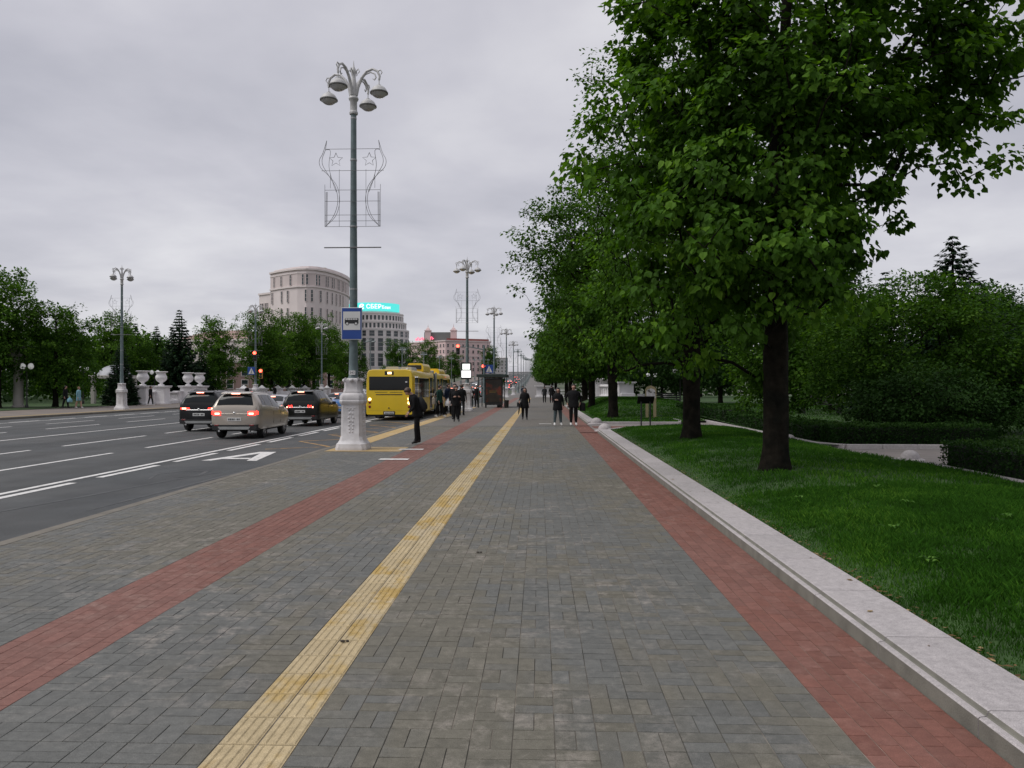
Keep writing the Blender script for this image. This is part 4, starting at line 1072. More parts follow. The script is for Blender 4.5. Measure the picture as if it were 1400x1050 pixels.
# ------------------------------------------------------------------ stop display, shelter, signals
M_screen = mat('lit_screen', (.6, .6, .6), emit=(.93, 1.0, .93), es=.95, var=.04)
M_screen2 = mat('lit_timetable', (.6, .6, .6), emit=(1, 1, .99), es=1.05, var=.04)
dp = thing('stop_display', 'black display board with two lit white screens on the lamp pole', 'display', (-4.86, 51.2, 2.18))
b = MB(); b.box((0, 0, .55), (.70, .14, 1.12), 0, .02); b.build('housing', M_black, dp)
b = MB(); b.box((0, -.075, .82), (.50, .012, .38)); s1 = b.build('screen', M_screen, dp)
b = MB(); b.box((0, -.075, .33), (.62, .012, .46)); b.build('screen', M_screen2, dp)
b = MB()
for k in range(4): b.box((-.05 + .02 * (k % 2), -.083, .93 - .075 * k), (.30, .002, .022))
for k in range(3): b.box((0, -.083, .46 - .05 * k - .1 * (k == 2)), (.22 + .2 * (k == 2), .002, .018))
b.build('timetable_lines', mat('pale_print', (.34, .42, .36)), dp)
b = MB(); b.box((0, .15, .5), (.12, .20, .06)); b.build('bracket', M_black, dp)

sh = thing('bus_shelter', 'dark bus shelter with a poster end panel and flat green roof', 'bus shelter', (-3.55, 60.2, 0.006))
M_shel = mat('shelter_green', (0.020, 0.034, 0.030), rough=.4, var=.15)
M_sglass = glass_mat('shelter_glass', (.05, .06, .06))
b = MB(); b.box((-.15, 1.7, 2.52), (2.35, 4.6, .22), 0, .03); rf = b.build('roof', M_shel, sh)
b = MB(); b.box((.0, -.12, 2.50), (1.5, .16, .34), 0, .02); b.build('fascia', M_black, rf)
put_text('Плошча Перамогі', .19, (.0, -.206, 2.44), M_signwhite, sh)
b = MB(); b.box((0, -.02, 1.27), (1.42, .14, 2.10), 0, .02); en = b.build('poster_case', M_black, sh)
b = MB(); b.box((0, -.097, 1.33), (1.2, .012, 1.75)); 
b.build('poster', mat('poster_print', (.035, .028, .02), rough=.25, var=.3, vscale=2.0, col2=(.16, .035, .018), c2scale=1.3, c2lo=.50, c2hi=.56, spec=.5), sh)
b = MB(); b.box((-.02, -.106, 1.32), (.72, .004, .05)); b.box((-.1, -.106, 1.22), (.5, .004, .06)); b.build('poster_print', mat('poster_gold', (.16, .11, .03)), sh)
for x in (-.62, .62):
    b = MB(); b.box((x, -.02, .13), (.12, .22, .26), 0, .02); b.build('foot', M_black, sh)
for (x, y) in ((-1.2, .1), (-1.2, 3.7), (.68, 3.7)):
    b = MB(); b.box((x, y, 1.2), (.08, .08, 2.4)); b.build('post', M_shel, sh)
b = MB(); b.box((.68, 1.9, 1.35), (.02, 3.4, 1.9)); b.build('glass_pane', M_sglass, sh)
b = MB(); b.box((.35, 1.9, .46), (.42, 2.6, .05)); b.box((.35, .9, .22), (.3, .06, .44)); b.box((.35, 2.9, .22), (.3, .06, .44)); b.build('bench', M_shel, sh)
b = MB(); b.lathe([(.14, 0), (.16, .02), (.19, .55), (.2, .6), (.17, .6)], 12)
tag(b.build('litter_bin', M_black, None, 40, (-2.55, 60.2, 0.006)), 'small black litter bin beside the shelter poster', 'litter bin')

M_sigbox = mat('signal_body', (.012, .013, .013), rough=.5)
M_redlit = mat('red_signal', (.5, .02, .01), emit=(1.0, .06, .035), es=7.0, var=0)
M_offlens = mat('dark_lens', (.02, .02, .015), rough=.2)
M_yellowcase = mat('yellow_case', (.42, .22, .02), rough=.5)
def signal(label, loc, pole=0.0, arm=0.0, case=None, rz=0.0, group='red traffic signals', sc=1.0):
    t = thing('traffic_signal', label, 'traffic light', loc, rz, group)
    b = MB(); b.box((0, 0, .5), (.36 * sc, .22, 1.05 * sc), 0, .03); b.build('case', case or M_sigbox, t)
    for k, m_ in enumerate((M_redlit, M_offlens, M_offlens)):
        z = .5 + (.32 - .32 * k) * sc
        b = MB(); b.lathe([(.17 * sc, 0), (.155 * sc, .03), (.08 * sc, .055), (.005, .06)], 14); me_ = b.build('lens', m_, t, 40); me_.rotation_euler = (math.pi / 2, 0, 0); me_.location = (0, -.11, z)
        v_ = MB(); v_.tube([(math.cos(a) * .15 * sc, -.11, z + math.sin(a) * .15 * sc) for a in [i * math.pi / 6 for i in range(7)]], .012, 4); v_.tube([(math.cos(a) * .15 * sc, -.24, z + math.sin(a) * .15 * sc) for a in [i * math.pi / 6 for i in range(7)]], .012, 4)
        v_.build('visor', M_sigbox, t)
    if pole:
        b = MB(); b.cyl((0, .16, -pole), (0, .16, 1.1), .06, None, 8); b.build('post', M_pole, t, 40)
    if arm:
        b = MB(); b.tube([(0, .16, .75), (arm * .5, .16, .72), (arm, .16, .45)], [.035, .045, .055], 6); b.cyl((arm, .16, .9), (arm, .16, -loc[2]), .09, None, 10); b.build('mast_arm', M_pole, t, 40)
    return t
def crossing_sign(label, loc, s=.7):
    t = thing('crossing_sign', label, 'sign', loc, 0, 'blue crossing signs')
    b = MB(); b.box((0, 0, s / 2), (s, .02, s), 0, .01); b.build('panel', M_blue, t)
    b = MB(); b.add([(-s * .4, -.014, s * .1), (s * .4, -.014, s * .1), (0, -.014, s * .88)], [(0, 1, 2)]); b.build('white_triangle', M_signwhite, t)
    b = MB(); yb_ = -.018
    b.tube([(-s * .1, yb_, s * .15), (s * .0, yb_, s * .35), (s * .02, yb_, s * .52)], s * .025, 4); b.tube([(s * .1, yb_, s * .15), (0, yb_, s * .35)], s * .025, 4); b.sph((s * .02, yb_, s * .6), s * .045, 6, 4); b.build('walker_pictogram', M_black, t)
    return t
signal('red signal hanging on a long mast arm before the pink building', (-8.1, 76.5, 4.9), arm=2.6)
signal('red signal on a post beside the blue crossing sign near the shelter', (-5.72, 79.0, 2.95), pole=2.95)
crossing_sign('blue crossing sign right of the red signal over the shelter roof', (-5.15, 79.0, 3.05), .85)
signal('red signal across the street on the lamp pole', (-29.6, 79.05, 4.35), group='red traffic signals', case=M_sigbox)
crossing_sign('blue crossing sign across the street beneath the red signal', (-29.95, 79.0, 2.9), .8)
signal('yellow-cased pedestrian signal across the street below the red signal', (-29.0, 79.15, 2.5), case=M_yellowcase, sc=.95, group=None)

# ------------------------------------------------------------------ white stonework
M_stone = mat('white_stone', (0.76, 0.745, 0.755), rough=0.85, var=0.08, vscale=1.2, bump=.15, bscale=30, col2=(0.68, 0.66, 0.665), c2scale=.7)
def pier(b, x, y, w_, h, d=None):
    d = d or w_
    b.box((x, y, .09), (w_ * 1.18, d * 1.18, .18), 0, .02); b.box((x, y, .18 + (h - .36) / 2), (w_, d, h - .36), 0, .02); b.box((x, y, h - .13), (w_ * 1.2, d * 1.2, .1), 0, .02); b.box((x, y, h - .04), (w_ * 1.3, d * 1.3, .08), 0, .02)
VASE = [(.16, 0), (.2, .03), (.2, .08), (.1, .12), (.09, .2), (.16, .27), (.30, .38), (.37, .55), (.36, .7), (.30, .82), (.27, .9), (.29, .96), (.41, 1.02), (.43, 1.06), (.38, 1.08), (.3, 1.06)]
def balustrade(label, xy0, xy1, name='balustrade', h=1.05, step=.28, base=.3, group=None, z=0.0, pn=4.0, vases=None):
    p, q = Vector(xy0), Vector(xy1); d = q - p; L = d.length; a = math.atan2(d.y, d.x)
    t = thing(name, label, 'balustrade', (p.x, p.y, z), a, group)
    b = MB(); b.box((L / 2, 0, base / 2), (L, .42, base), 0, .02); b.build('plinth', M_stone, t)
    b = MB(); b.box((L / 2, 0, h - .07), (L, .36, .14), 0, .02); b.build('rail', M_stone, t)
    n = int(L / step); bm_ = MB(); bm_.lathe([(.07, 0), (.05, .06), (.09, .22), (.1, .3), (.05, .48), (.07, .56)], 8)
    me = None
    for i in range(n):
        x = (i + .5) * L / n
        if me is None:
            o = bm_.build('baluster', M_stone, t, 40); me = o.data; o.location = (x, 0, base)
        else: o = link('baluster', me, t, (x, 0, base))
        o.scale = (1, 1, (h - .14 - base) / .56)
    k = 0.0
    for i in range(int(L / pn) + 1):
        b = MB(); pier(b, min(i * pn, L), 0, .62, h + .08); b.build('pier', M_stone, t)
    return t
FB = 'white balustrade of the bridge across the street'
bl = balustrade('white balustrade with vases along the bridge across the street', (-36.6, 66.5), (-36.6, 92), h=1.15, pn=5.1, group=FB)
for (y, lb) in ((68.6, 'white stone vase on the balustrade next to the street lamp'), (72.0, 'second white stone vase from the street lamp'), (77.6, 'white stone vase on the balustrade, third from the street lamp'), (80.3, 'white stone vase on the balustrade nearest the pointed spruce')):
    b = MB(); pier(b, 0, 0, 1.15, 1.75); 
    o = b.build('vase_pedestal', M_stone, None, None, (-36.0, y, 0)); tag(o, 'white pedestal under the ' + lb.split('white stone ')[1], 'pedestal', 'vase pedestals')
    b = MB(); b.lathe([(r_ * 1.42, z * 1.25) for r_, z in VASE], 20); o = b.build('stone_vase', M_stone, None, 40, (-36.0, y, 1.75)); tag(o, lb, 'vase', 'white vases')
wl = thing('parapet_wall', 'low white parapet with capped pillars behind the queue of cars', 'wall', (-36.4, 92.5, 0), 0)
b = MB(); b.box((0, 20, .5), (.4, 40, 1.0), 0, .02); b.build('wall', M_stone, wl)
for i in range(7):
    b = MB(); pier(b, 0, 1 + i * 6.2, 1.1, 1.45); b.lathe([(.55, 1.45), (.3, 1.65), (.05, 1.85)], 4, (0, 1 + i * 6.2, 0), ph=math.pi / 4); b.build('pier', M_stone, wl)
# bridge rail on the near side, far ahead
balustrade('white balustrade crossing at the end of the second lawn, far ahead', (1.9, 118.0), (9.5, 116.0), h=1.15, pn=3.6)
b = MB(); pier(b, 0, 0, 2.4, 1.75); tag(b.build('bridge_pier', M_stone, None, None, (0.8, 121.5, 0)), 'big white stone block at the start of the bridge rail', 'pillar')
pw = thing('stair_parapet', 'white stone parapet stepping down behind the second lawn', 'wall', (6.2, 79.0, .35), math.atan2(-13.5, 3.2))
b = MB(); pier(b, 0, 0, 1.75, 2.05, 1.6); b.box((0, 0, 2.1), (1.5, 1.3, .14), 0, .02); b.build('pier', M_stone, pw)
b = MB(); b.box((3.6, 0, .25), (5.6, .6, .5), 0, .02); b.box((3.6, 0, 1.42), (5.6, .66, .2), 0, .02); b.build('wall', M_stone, pw)
for k in range(9):
    b = MB(); b.box((1.2 + .62 * k, 0, .9), (.26, .3, .84), 0, .02); b.build('baluster', M_stone, pw)
b = MB(); pier(b, 7.3, 0, 1.55, 1.75, 1.4); b.box((8.2, 0, .35), (.7, 1.3, .7), 0, .03); b.box((8.7, 0, .15), (.6, 1.5, .5), 0, .03); b.build('pier', M_stone, pw)
b = MB(); b.box((11.6, 0, -.15), (5.6, .6, .5), 0, .02); b.box((15.2, 0, -.35), (1.8, .6, .5), 0, .02); b.build('low_wall', M_stone, pw)

# ------------------------------------------------------------------ gate columns and domed pavilion across the street
M_col = mat('column_stone', (0.40, 0.375, 0.35), rough=.85, var=.12, vscale=1.5, bump=.15)
gt = thing('park_gate', 'pale stone gate with round columns under a heavy entablature, half hidden by trees', 'gate', (-42.6, 59.6, 0), 0)
for x in (-3.2, -.9, 1.25):
    b = MB(); b.lathe([(.46, 0), (.46, .15), (.38, .22), (.36, .4), (.33, 3.2), (.35, 3.25), (.33, 3.3), (.42, 3.45), (.46, 3.5), (.46, 3.6)], 18, (x, 0, 0)); b.build('column', M_col, gt, 40)
b = MB(); b.box((-1.0, 0, 3.85), (5.6, .9, .5), 0, .02); b.box((-1.0, 0, 4.2), (5.9, 1.2, .2), 0, .02); b.box((-1.0, 0, 4.6), (5.4, .8, .6), 0, .02); b.build('entablature', M_col, gt)
pvn = thing('domed_pavilion', 'small pavilion with a grey dome behind the street lamp across the street', 'pavilion', (-41.4, 73.5, 0), 0)
b = MB(); b.lathe([(1.55, 2.75), (1.5, 2.85), (1.25, 3.25), (.85, 3.55), (.4, 3.72), (.01, 3.78)], 20); b.build('dome', mat('dome_metal', (.36, .37, .40), rough=.5), pvn, 50)
b = MB(); b.box((0, 0, 2.6), (3.3, 3.3, .3), 0, .03); b.build('cornice', M_col, pvn)
for x in (-1.3, 1.3):
    for y in (-1.3, 1.3):
        b = MB(); b.box((x, y, 1.22), (.36, .36, 2.46), 0, .03); b.build('pillar', M_col, pvn)
# park lanterns with globes
M_globe = mat('globe_glass', (.72, .72, .70), rough=.2, var=.03, emit=(1, 1, 1), es=.12)
def globe_lamp(label, loc, h=3.0, s=.17):
    t = thing('globe_lantern', label, 'lantern', loc, 0, 'park lanterns with white globes')
    b = MB(); b.lathe([(.12, 0), (.11, .2), (.05, .35), (.04, h - .3), (.06, h - .25), (.03, h)], 8); b.build('post', M_black, t, 40)
    for sx in (-1, 1):
        b = MB(); b.tube([(0, 0, h - .25), (sx * .2, 0, h - .22), (sx * .32, 0, h - .05)], .022, 5); a_ = b.build('arm', M_black, t)
        b = MB(); b.sph((sx * .32, 0, h + .12), (s, s, s * 1.15), 12, 8); b.build('globe', M_globe, t, 60)
    return t
globe_lamp('black lantern with two white globes between the gate columns', (-39.7, 58.2, 0.03), 3.1, .21)
globe_lamp('white-globe lantern behind the balustrade between the vases', (-40.2, 79.0, 0.03), 3.0, .2)
globe_lamp('white-globe lantern among the dark trees left of the pavilion', (-43.0, 71.0, 0.03), 3.2, .2)
globe_lamp('park lantern with two white globes behind the second linden trunk', (9.3, 51.0, .3), 2.35, .18)
globe_lamp('dim park lantern standing behind the picture board', (10.2, 70.0, .3), 2.3, .17)
# info stands
isd = thing('info_stand', 'black two-legged info stand with a tilted panel at the lawn corner', 'info stand', (4.05, 29.35, .12))
for x in (-.17, .17):
    b = MB(); b.box((x, 0, .5), (.05, .05, 1.0)); b.build('leg', M_black, isd)
b = MB(); b.box((0, 0, 1.06), (.62, .42, .04), 0, .008, rot=(R(-38), 0, 0)); b.build('panel', mat('matt_black', (.010, .010, .010), rough=.9, spec=.1), isd)
pb = thing('picture_board', 'arched tan picture board on a post behind the black info stand', 'board', (5.52, 38.2, .16))
M_tan = mat('board_tan', (.30, .25, .14), rough=.7, var=.12)
ar_ = [(-.27, .9), (.27, .9), (.27, 1.38), (.2, 1.5), (0, 1.58), (-.2, 1.5), (-.27, 1.38)]
b = MB(); b.loft([[(x, -.03, z) for x, z in ar_], [(x, .03, z) for x, z in ar_]]); b.build('frame', M_tan, pb)
b = MB(); b.add([(x * .82, -.034, .9 + (z - .9) * .72 + .05) for x, z in ar_], [tuple(range(7))]); b.build('picture', mat('picture_print', (.50, .48, .49), var=.2, vscale=7, col2=(.10, .09, .08), c2scale=6.0, c2lo=.56, c2hi=.60), pb)
for x in (-.18, .2):
    b = MB(); b.box((x, .01, .43), (.14, .05, .94)); b.build('post', M_tan, pb)
# park benches and bits of white beyond
def bench(label, loc, rz=0.0):
    t = thing('park_bench', label, 'bench', loc, rz, 'park benches'); m_ = mat('bench_slat', (.045, .045, .042), rough=.6)
    for k in range(4):
        b = MB(); b.box((0, -.2 + .13 * k, .45), (2.3, .1, .04)); b.build('seat_slat', m_, t)
    for k in range(3):
        b = MB(); b.box((0, .30 + .03 * k, .58 + .14 * k), (2.3, .03, .1)); b.build('back_slat', m_, t)
    for x in (-.9, .9):
        b = MB(); b.box((x, 0, .21), (.08, .5, .42), 0, .01); b.box((x, .33, .62), (.06, .05, .5)); b.build('leg', M_black, t)
bench('dark slatted park bench behind the hedge and strip of grass', (14.3, 39.5, .32)); bench('slatted bench deeper in the park left of the other bench', (9.2, 56.0, .3), .2)
for (x, y, lb) in ((12.0, 62.0, 'white litter urn on the park path beyond the second linden trunk'), (11.0, 66.5, 'white litter urn near the dim lantern in the park'), (9.0, 68.0, 'small white urn beside the park path close to the parapet')):
    b = MB(); b.lathe([(.25, 0), (.3, .1), (.22, .2), (.34, .6), (.36, .7), (.3, .7)], 14); tag(b.build('litter_urn', M_stone, None, 40, (x, y, .32)), lb, 'urn', 'white urns in the park')
# ------------------------------------------------------------------ buildings
M_bglass = mat('window_glass', (.035, .05, .055), rough=.12, var=.35, vscale=.25, spec=.6, objrnd=.3)
M_frame_l = mat('window_frame', (.42, .40, .40), rough=.7)
def win_mesh(w_, h, fr=.12, bars=0):
    """a window: surround proud of the wall, pane set back in it (faces -y)"""
    f = MB()
    f.box((-(w_ / 2 + fr / 2), -.06, h / 2), (fr, .18, h + 2 * fr)); f.box(((w_ / 2 + fr / 2), -.06, h / 2), (fr, .18, h + 2 * fr))
    f.box((0, -.06, -fr / 2), (w_, .22, fr)); f.box((0, -.06, h + fr / 2), (w_, .18, fr))
    for k in range(bars): f.box((0, -.03, h * (k + 1) / (bars + 1)), (w_, .08, .08))
    p = MB(); p.box((0, 0, h / 2), (w_, .06, h))
    return f, p
WC = {}
def window(parent, p, ang, w_, h, mf, bars=0, glass=None, fr=.12):
    key = (round(w_, 2), round(h, 2), bars, mf.name, fr, (glass or M_bglass).name)
    if key not in WC:
        f, q = win_mesh(w_, h, fr, bars)
        def mk(bb, m_):
            me = bpy.data.meshes.new('window'); me.from_pydata(bb.v, [], bb.f); me.materials.append(m_); me.update(); return me
        WC[key] = (mk(f, mf), mk(q, glass or M_bglass))
    o = link('window', WC[key][0], parent, p, ang); link('pane', WC[key][1], o)
def facade_walk(pl):
    P = [Vector(p) for p in pl]; S = [0]
    for a, c in zip(P[:-1], P[1:]): S.append(S[-1] + (c - a).length)
    def at(s):
        for i in range(len(P) - 1):
            if s <= S[i + 1] or i == len(P) - 2:
                u = (s - S[i]) / (S[i + 1] - S[i]); d = (P[i + 1] - P[i]).normalized(); return P[i] + (P[i + 1] - P[i]) * u, math.atan2(d.y, d.x)
    return at, S[-1]
def arc_poly(cx, cy, r, n=48): return [(cx + r * math.cos(2 * math.pi * i / n), cy + r * math.sin(2 * math.pi * i / n)) for i in range(n)]
# A: pale rounded building
M_pale = mat('pale_render', (.66, .59, .575), rough=.85, var=.05, vscale=.3, bump=.1, bscale=3)
M_pale2 = mat('pale_panel', (.56, .485, .47), rough=.85, var=.06, vscale=.4)
bA = thing('rounded_building', 'tall pale building with a curved corner and narrow windows above the trees', 'building', (0, 0, 0))
front = [(-87.0, 246.0), (-83.0, 242.4), (-79.0, 239.4), (-75.5, 237.4), (-72.5, 236.8), (-70.0, 238.0), (-68.0, 241.5), (-66.6, 246.5), (-65.8, 252.5), (-65.6, 259.0), (-66.3, 266.0), (-68.2, 273.0)]
def offs(pl, d):
    out_ = []
    for i, p in enumerate(pl):
        a, c = Vector(pl[max(i - 1, 0)]), Vector(pl[min(i + 1, len(pl) - 1)]); t_ = (c - a).normalized(); out_.append((p[0] + t_.y * d, p[1] - t_.x * d))
    return out_
back = [(-76, 282), (-90, 262)]
z0 = gz(245)
b = MB(); b.prism(front + back, z0 - 1, 38.0); b.build('wall', M_pale, bA)
b = MB(); b.prism(offs(front, .35) + back, 32.6, 33.1); b.prism(offs(front, .2) + back, 36.9, 37.4); b.prism(offs(front, .5) + back, 38.0, 38.5); b.build('cornice', M_pale, bA)
b = MB(); b.prism(offs(front, .06) + back, 33.1, 36.9); b.build('upper_band', M_pale2, bA)
b = MB(); b.prism([(x * .985 - 1.2, y + 3) for x, y in front] + [(-77, 278), (-88, 262)], 38.5, 39.6); b.build('attic', M_pale, bA)
b = MB(); b.box((-72, 250, 40.0), (5, 4, .8), 0, .1); b.box((-78, 252, 39.9), (3, 3, .6), 0, .1); b.build('roof_plant', mat('roof_plant', (.33, .32, .2), rough=.8), bA)
at, LA = facade_walk(front)
for zb, h_, ss in ((33.4, 3.2, (2.6, 6.8, 11.5, 16.4, 17.7, 20.6, 21.8, 24.8, 26, 28.6, 29.8, 33, 34.2, 37, 38.2, 41)), (28.2, 3.6, (1.3, 7.0, 10.2, 17.4, 19.2, 22.4, 25.6, 28.6, 31.8, 34.8, 38)), (22.5, 3.8, (1.3, 7.0, 10.2, 17.4, 19.2, 22.4, 25.6, 28.6, 31.8, 34.8, 38)), (16.5, 3.8, (2, 7, 12, 17, 22, 27, 32, 37))):
    for s in ss:
        if s < LA - 1:
            p, a = at(s); d = Vector((math.sin(a), -math.cos(a))) * .10; window(bA, (p.x + d.x, p.y + d.y, zb), a, .62, h_, M_pale, 2, fr=.1)
an = MB(); an.prism([(-92.2, 250), (-87.2, 246.4), (-86, 256), (-91, 258)], z0 - 1, 31.6); an.prism([(-92.5, 249.8), (-87.1, 246.0), (-85.8, 256), (-91, 258.4)], 31.6, 32.2); ao = an.build('side_wing', M_pale, bA)
at2, l2 = facade_walk([(-92.2, 250), (-87.2, 246.4)])
for s in (1.0, 2.1, 3.6, 4.6): 
    p, a = at2(s); window(bA, (p.x + math.sin(a) * .05, p.y - math.cos(a) * .05, 26.6), a, .55, 2.2, M_pale, 1, fr=.1)
# B: round office building with the turquoise roof sign
M_white_r = mat('office_render', (.78, .74, .73), rough=.8, var=.05, vscale=.3)
bB = thing('round_office', 'round white office building with stepped tiers and turquoise roof sign', 'building', (-62.5, 291.0, 0))
zb0 = gz(285) - 1
def drum(name, r, za, zc, m_): 
    q = MB(); q.prism(arc_poly(0, 0, r, 64), za, zc); return q.build(name, m_, bB)
drum('lower_drum', 12.6, zb0, 22.4, M_white_r); drum('ring', 12.9, 22.4, 22.9, M_white_r); drum('middle_drum', 11.6, 22.9, 25.3, M_white_r); drum('ring', 11.9, 25.3, 25.7, M_white_r); drum('upper_drum', 10.5, 25.7, 28.6, M_white_r); drum('ring', 10.8, 28.6, 29.0, M_white_r); drum('crown_wall', 9.3, 29.0, 29.9, M_white_r)
for zc in (8.6, 14.0, 19.6): drum('string_course', 12.72, zc, zc + .35, M_white_r)
M_litwin = mat('lit_window', (.5, .4, .2), emit=(1, .75, .3), es=.7, var=0)
def ring_windows(r, zc, h, n, w_, bars=0, lit=None):
    for i in range(n):
        a = -math.pi / 2 + (i - n / 2 + .5) * 2 * math.pi / n
        if math.sin(a) > .25: continue
        window(bB, ((r + .05) * math.cos(a), (r + .05) * math.sin(a), zc), a + math.pi / 2, w_, h, M_white_r, bars, M_litwin if lit == i else None, fr=.09)
ring_windows(10.5, 26.2, 1.7, 46, .8); ring_windows(11.6, 23.2, 1.75, 50, .8, lit=21); ring_windows(12.6, 20.1, 2.0, 26, 1.85, 1); ring_windows(12.6, 14.7, 4.6, 26, 1.85, 2); ring_windows(12.6, 9.1, 4.6, 26, 1.85, 2)
M_turq = mat('turquoise_sign', (.05, .42, .40), emit=(.10, .78, .72), es=.62, var=.03)
M_litwhite = mat('lit_letters', (.8, .8, .8), emit=(1, 1, 1), es=1.0, var=0)
q = MB(); n_ = 26; r_ = 9.9
ring0 = []; 
A0, A1 = R(-168), R(-12)
rings_ = []
for i in range(n_ + 1):
    a = A0 + (A1 - A0) * i / n_; ca, sa = math.cos(a), math.sin(a)
    rings_.append([(r_ * ca, r_ * sa, 29.6), (r_ * ca, r_ * sa, 32.6), ((r_ - .5) * ca, (r_ - .5) * sa, 32.6), ((r_ - .5) * ca, (r_ - .5) * sa, 29.6)])
q.loft(rings_); sgn = q.build('roof_sign', M_turq, bB)
for k in range(9):
    a = A0 + (A1 - A0) * (k + .5) / 9; q = MB(); q.cyl(((r_ - .8) * math.cos(a), (r_ - .8) * math.sin(a), 28.8), ((r_ - .8) * math.cos(a), (r_ - .8) * math.sin(a), 32), .12, None, 5); q.build('sign_post', M_steel, bB)
def wrap_text(txt, size, s_mid, zc, r):
    me = text_mesh(txt, size)
    for v in me.vertices:
        a = -math.pi / 2 + (v.co.x + s_mid) / r; v.co = Vector((r * math.cos(a), r * math.sin(a), zc + v.co.y))
    me.materials.clear(); me.materials.append(M_litwhite); link('lettering', me, bB)
wrap_text('СБЕР', 2.2, 1.6, 31.05, r_ + .06); wrap_text('Банк', 1.6, 6.4, 30.9, r_ + .06)
q = MB(); rr_ = []
for i in range(13):
    a = R(40) + R(290) * i / 12; x_, z_ = -3.0 + .85 * math.cos(a), 31.1 + .85 * math.sin(a); an_ = -math.pi / 2 + x_ / r_
    rr_.append(((r_ + .08) * math.cos(an_), (r_ + .08) * math.sin(an_), z_))
q.tube(rr_, .2, 5)
def on_sign(x_, z_): an_ = -math.pi / 2 + x_ / r_; return ((r_ + .1) * math.cos(an_), (r_ + .1) * math.sin(an_), z_)
q.tube([on_sign(-3.3, 31.3), on_sign(-3.0, 31.0), on_sign(-2.2, 31.6)], .16, 5); q.build('emblem', M_litwhite, bB)
# C: pink building with two turrets
M_pink = mat('pink_render', (.66, .50, .49), rough=.85, var=.07, vscale=.2)
M_redroof = mat('red_roof', (.24, .07, .06), rough=.7, var=.1, vscale=.2); M_slate = mat('slate_roof', (.15, .16, .155), rough=.7, var=.1)
bC = thing('pink_building', 'long pink building with two small turrets and red roof lettering', 'building', (0, 0, 0))
pc = [(-90, 506), (-58, 474), (-31, 488)]; zc0 = gz(480) - 1; zt = 29.6
b = MB(); b.prism(pc + [(-36, 520), (-80, 530)], zc0, zt); b.build('wall', M_pink, bC)
b = MB(); b.prism([(-90.6, 506), (-58, 473.3), (-30.3, 488), (-36, 521), (-80, 531)], zt, zt + .7); b.prism(offs(pc, .25) + [(-36, 520.2), (-80, 530.2)], 20.2, 20.7); b.build('cornice', mat('pink_trim', (.62, .52, .51), rough=.8), bC)
b = MB(); b.prism([(-57.5, 476), (-32, 489), (-37, 512), (-56, 500)], zt + .7, zt + 2.0); b.build('roof', M_redroof, bC)
b = MB(); b.box((-64, 492, zt + 3.2), (18, 12, 6.4)); b.build('attic_block', M_slate, bC)
for x, y in ((-70.5, 486), (-54.0, 484)):
    b = MB(); b.box((x, y, zt + 3.5), (3.6, 3.6, 7.0)); b.box((x, y, zt + 7.3), (4.2, 4.2, .6)); b.lathe([(2.0, zt + 7.6), (1.4, zt + 8.6), (.3, zt + 9.6), (.05, zt + 11.5)], 4, (x, y, 0), ph=math.pi / 4); b.build('turret', M_pink, bC)
for a_, c_ in zip(pc[:-1], pc[1:]):
    at3, l3 = facade_walk([a_, c_]); n_ = int(l3 / 3.1)
    for zi in range(5):
        for i in range(n_):
            p, an_ = at3((i + .5) * l3 / n_); d = Vector((math.sin(an_), -math.cos(an_))) * .05
            window(bC, (p.x + d.x, p.y + d.y, zt - 3.6 - zi * 3.7), an_, 1.15, 1.9, M_pink, 1, fr=.12)
M_neon = mat('red_letters', (.6, .05, .1), emit=(1.0, .16, .26), es=1.0, var=0)
at4, l4 = facade_walk(pc[:2]); b = MB()
for i in range(11):
    p, an_ = at4(14.5 + i * 1.75); h_ = (1.5, 2.0, 1.4, 1.5, 1.9, 1.4, 2.3, 1.6, 1.5, 1.8, 1.4)[i]
    b.box((p.x, p.y, zt + 1.6 + h_ / 2), (.55, .3, h_), 0, 0, rot=(0, 0, an_)); b.box((p.x + .5, p.y - .5, zt + 1.8 + h_ * (.3 + .5 * (i % 2))), (1.1, .3, .5), 0, 0, rot=(0, 0, an_))
b.build('roof_letters', M_neon, bC)
q = MB()
for i in range(6):
    p, an_ = at4(14.5 + i * 3.5); q.cyl((p.x, p.y, zt + .5), (p.x, p.y, zt + 1.8), .08, None, 4)
q.build('letter_posts', M_steel, bC)
# D: pale low building glimpsed through the trees, E: pinkish low range behind the trunks
def simple_building(name, label, pl, back_, z0_, z1_, m_, rows, w_, h_, pitch, roof=None):
    t = thing(name, label, 'building', (0, 0, 0)); b = MB(); b.prism(pl + back_, z0_, z1_); b.build('wall', m_, t)
    b = MB(); b.prism(offs(pl, .3) + back_, z1_, z1_ + .5); b.build('cornice', M_pale, t)
    if roof:
        cx = sum(p[0] for p in pl + back_) / len(pl + back_); cy = sum(p[1] for p in pl + back_) / len(pl + back_); pp = pl + back_
        b = MB(); b.loft([[(x, y, z1_ + .5) for x, y in pp], [(cx + (x - cx) * .35, cy + (y - cy) * .35, z1_ + 3.0) for x, y in pp]]); b.build('roof', roof, t)
    for a_, c_ in zip(pl[:-1], pl[1:]):
        at_, l_ = facade_walk([a_, c_]); n_ = max(1, int(l_ / pitch))
        for zz_ in rows:
            for i in range(n_):
                p, an_ = at_((i + .5) * l_ / n_); d = Vector((math.sin(an_), -math.cos(an_))) * .05; window(t, (p.x + d.x, p.y + d.y, zz_), an_, w_, h_, M_pale, 1)
    return t
M_rose = mat('rose_render', (.33, .22, .20), rough=.85, var=.1, vscale=.3)
simple_building('low_building', 'pale low building with a rosy roof glimpsed between the pointed spruce and trees', [(-92, 190), (-66, 184)], [(-66, 200), (-92, 204)], 0, 12.8, M_pale, (2.2, 5.8, 9.4), 1.2, 1.9, 3.2, M_rose)
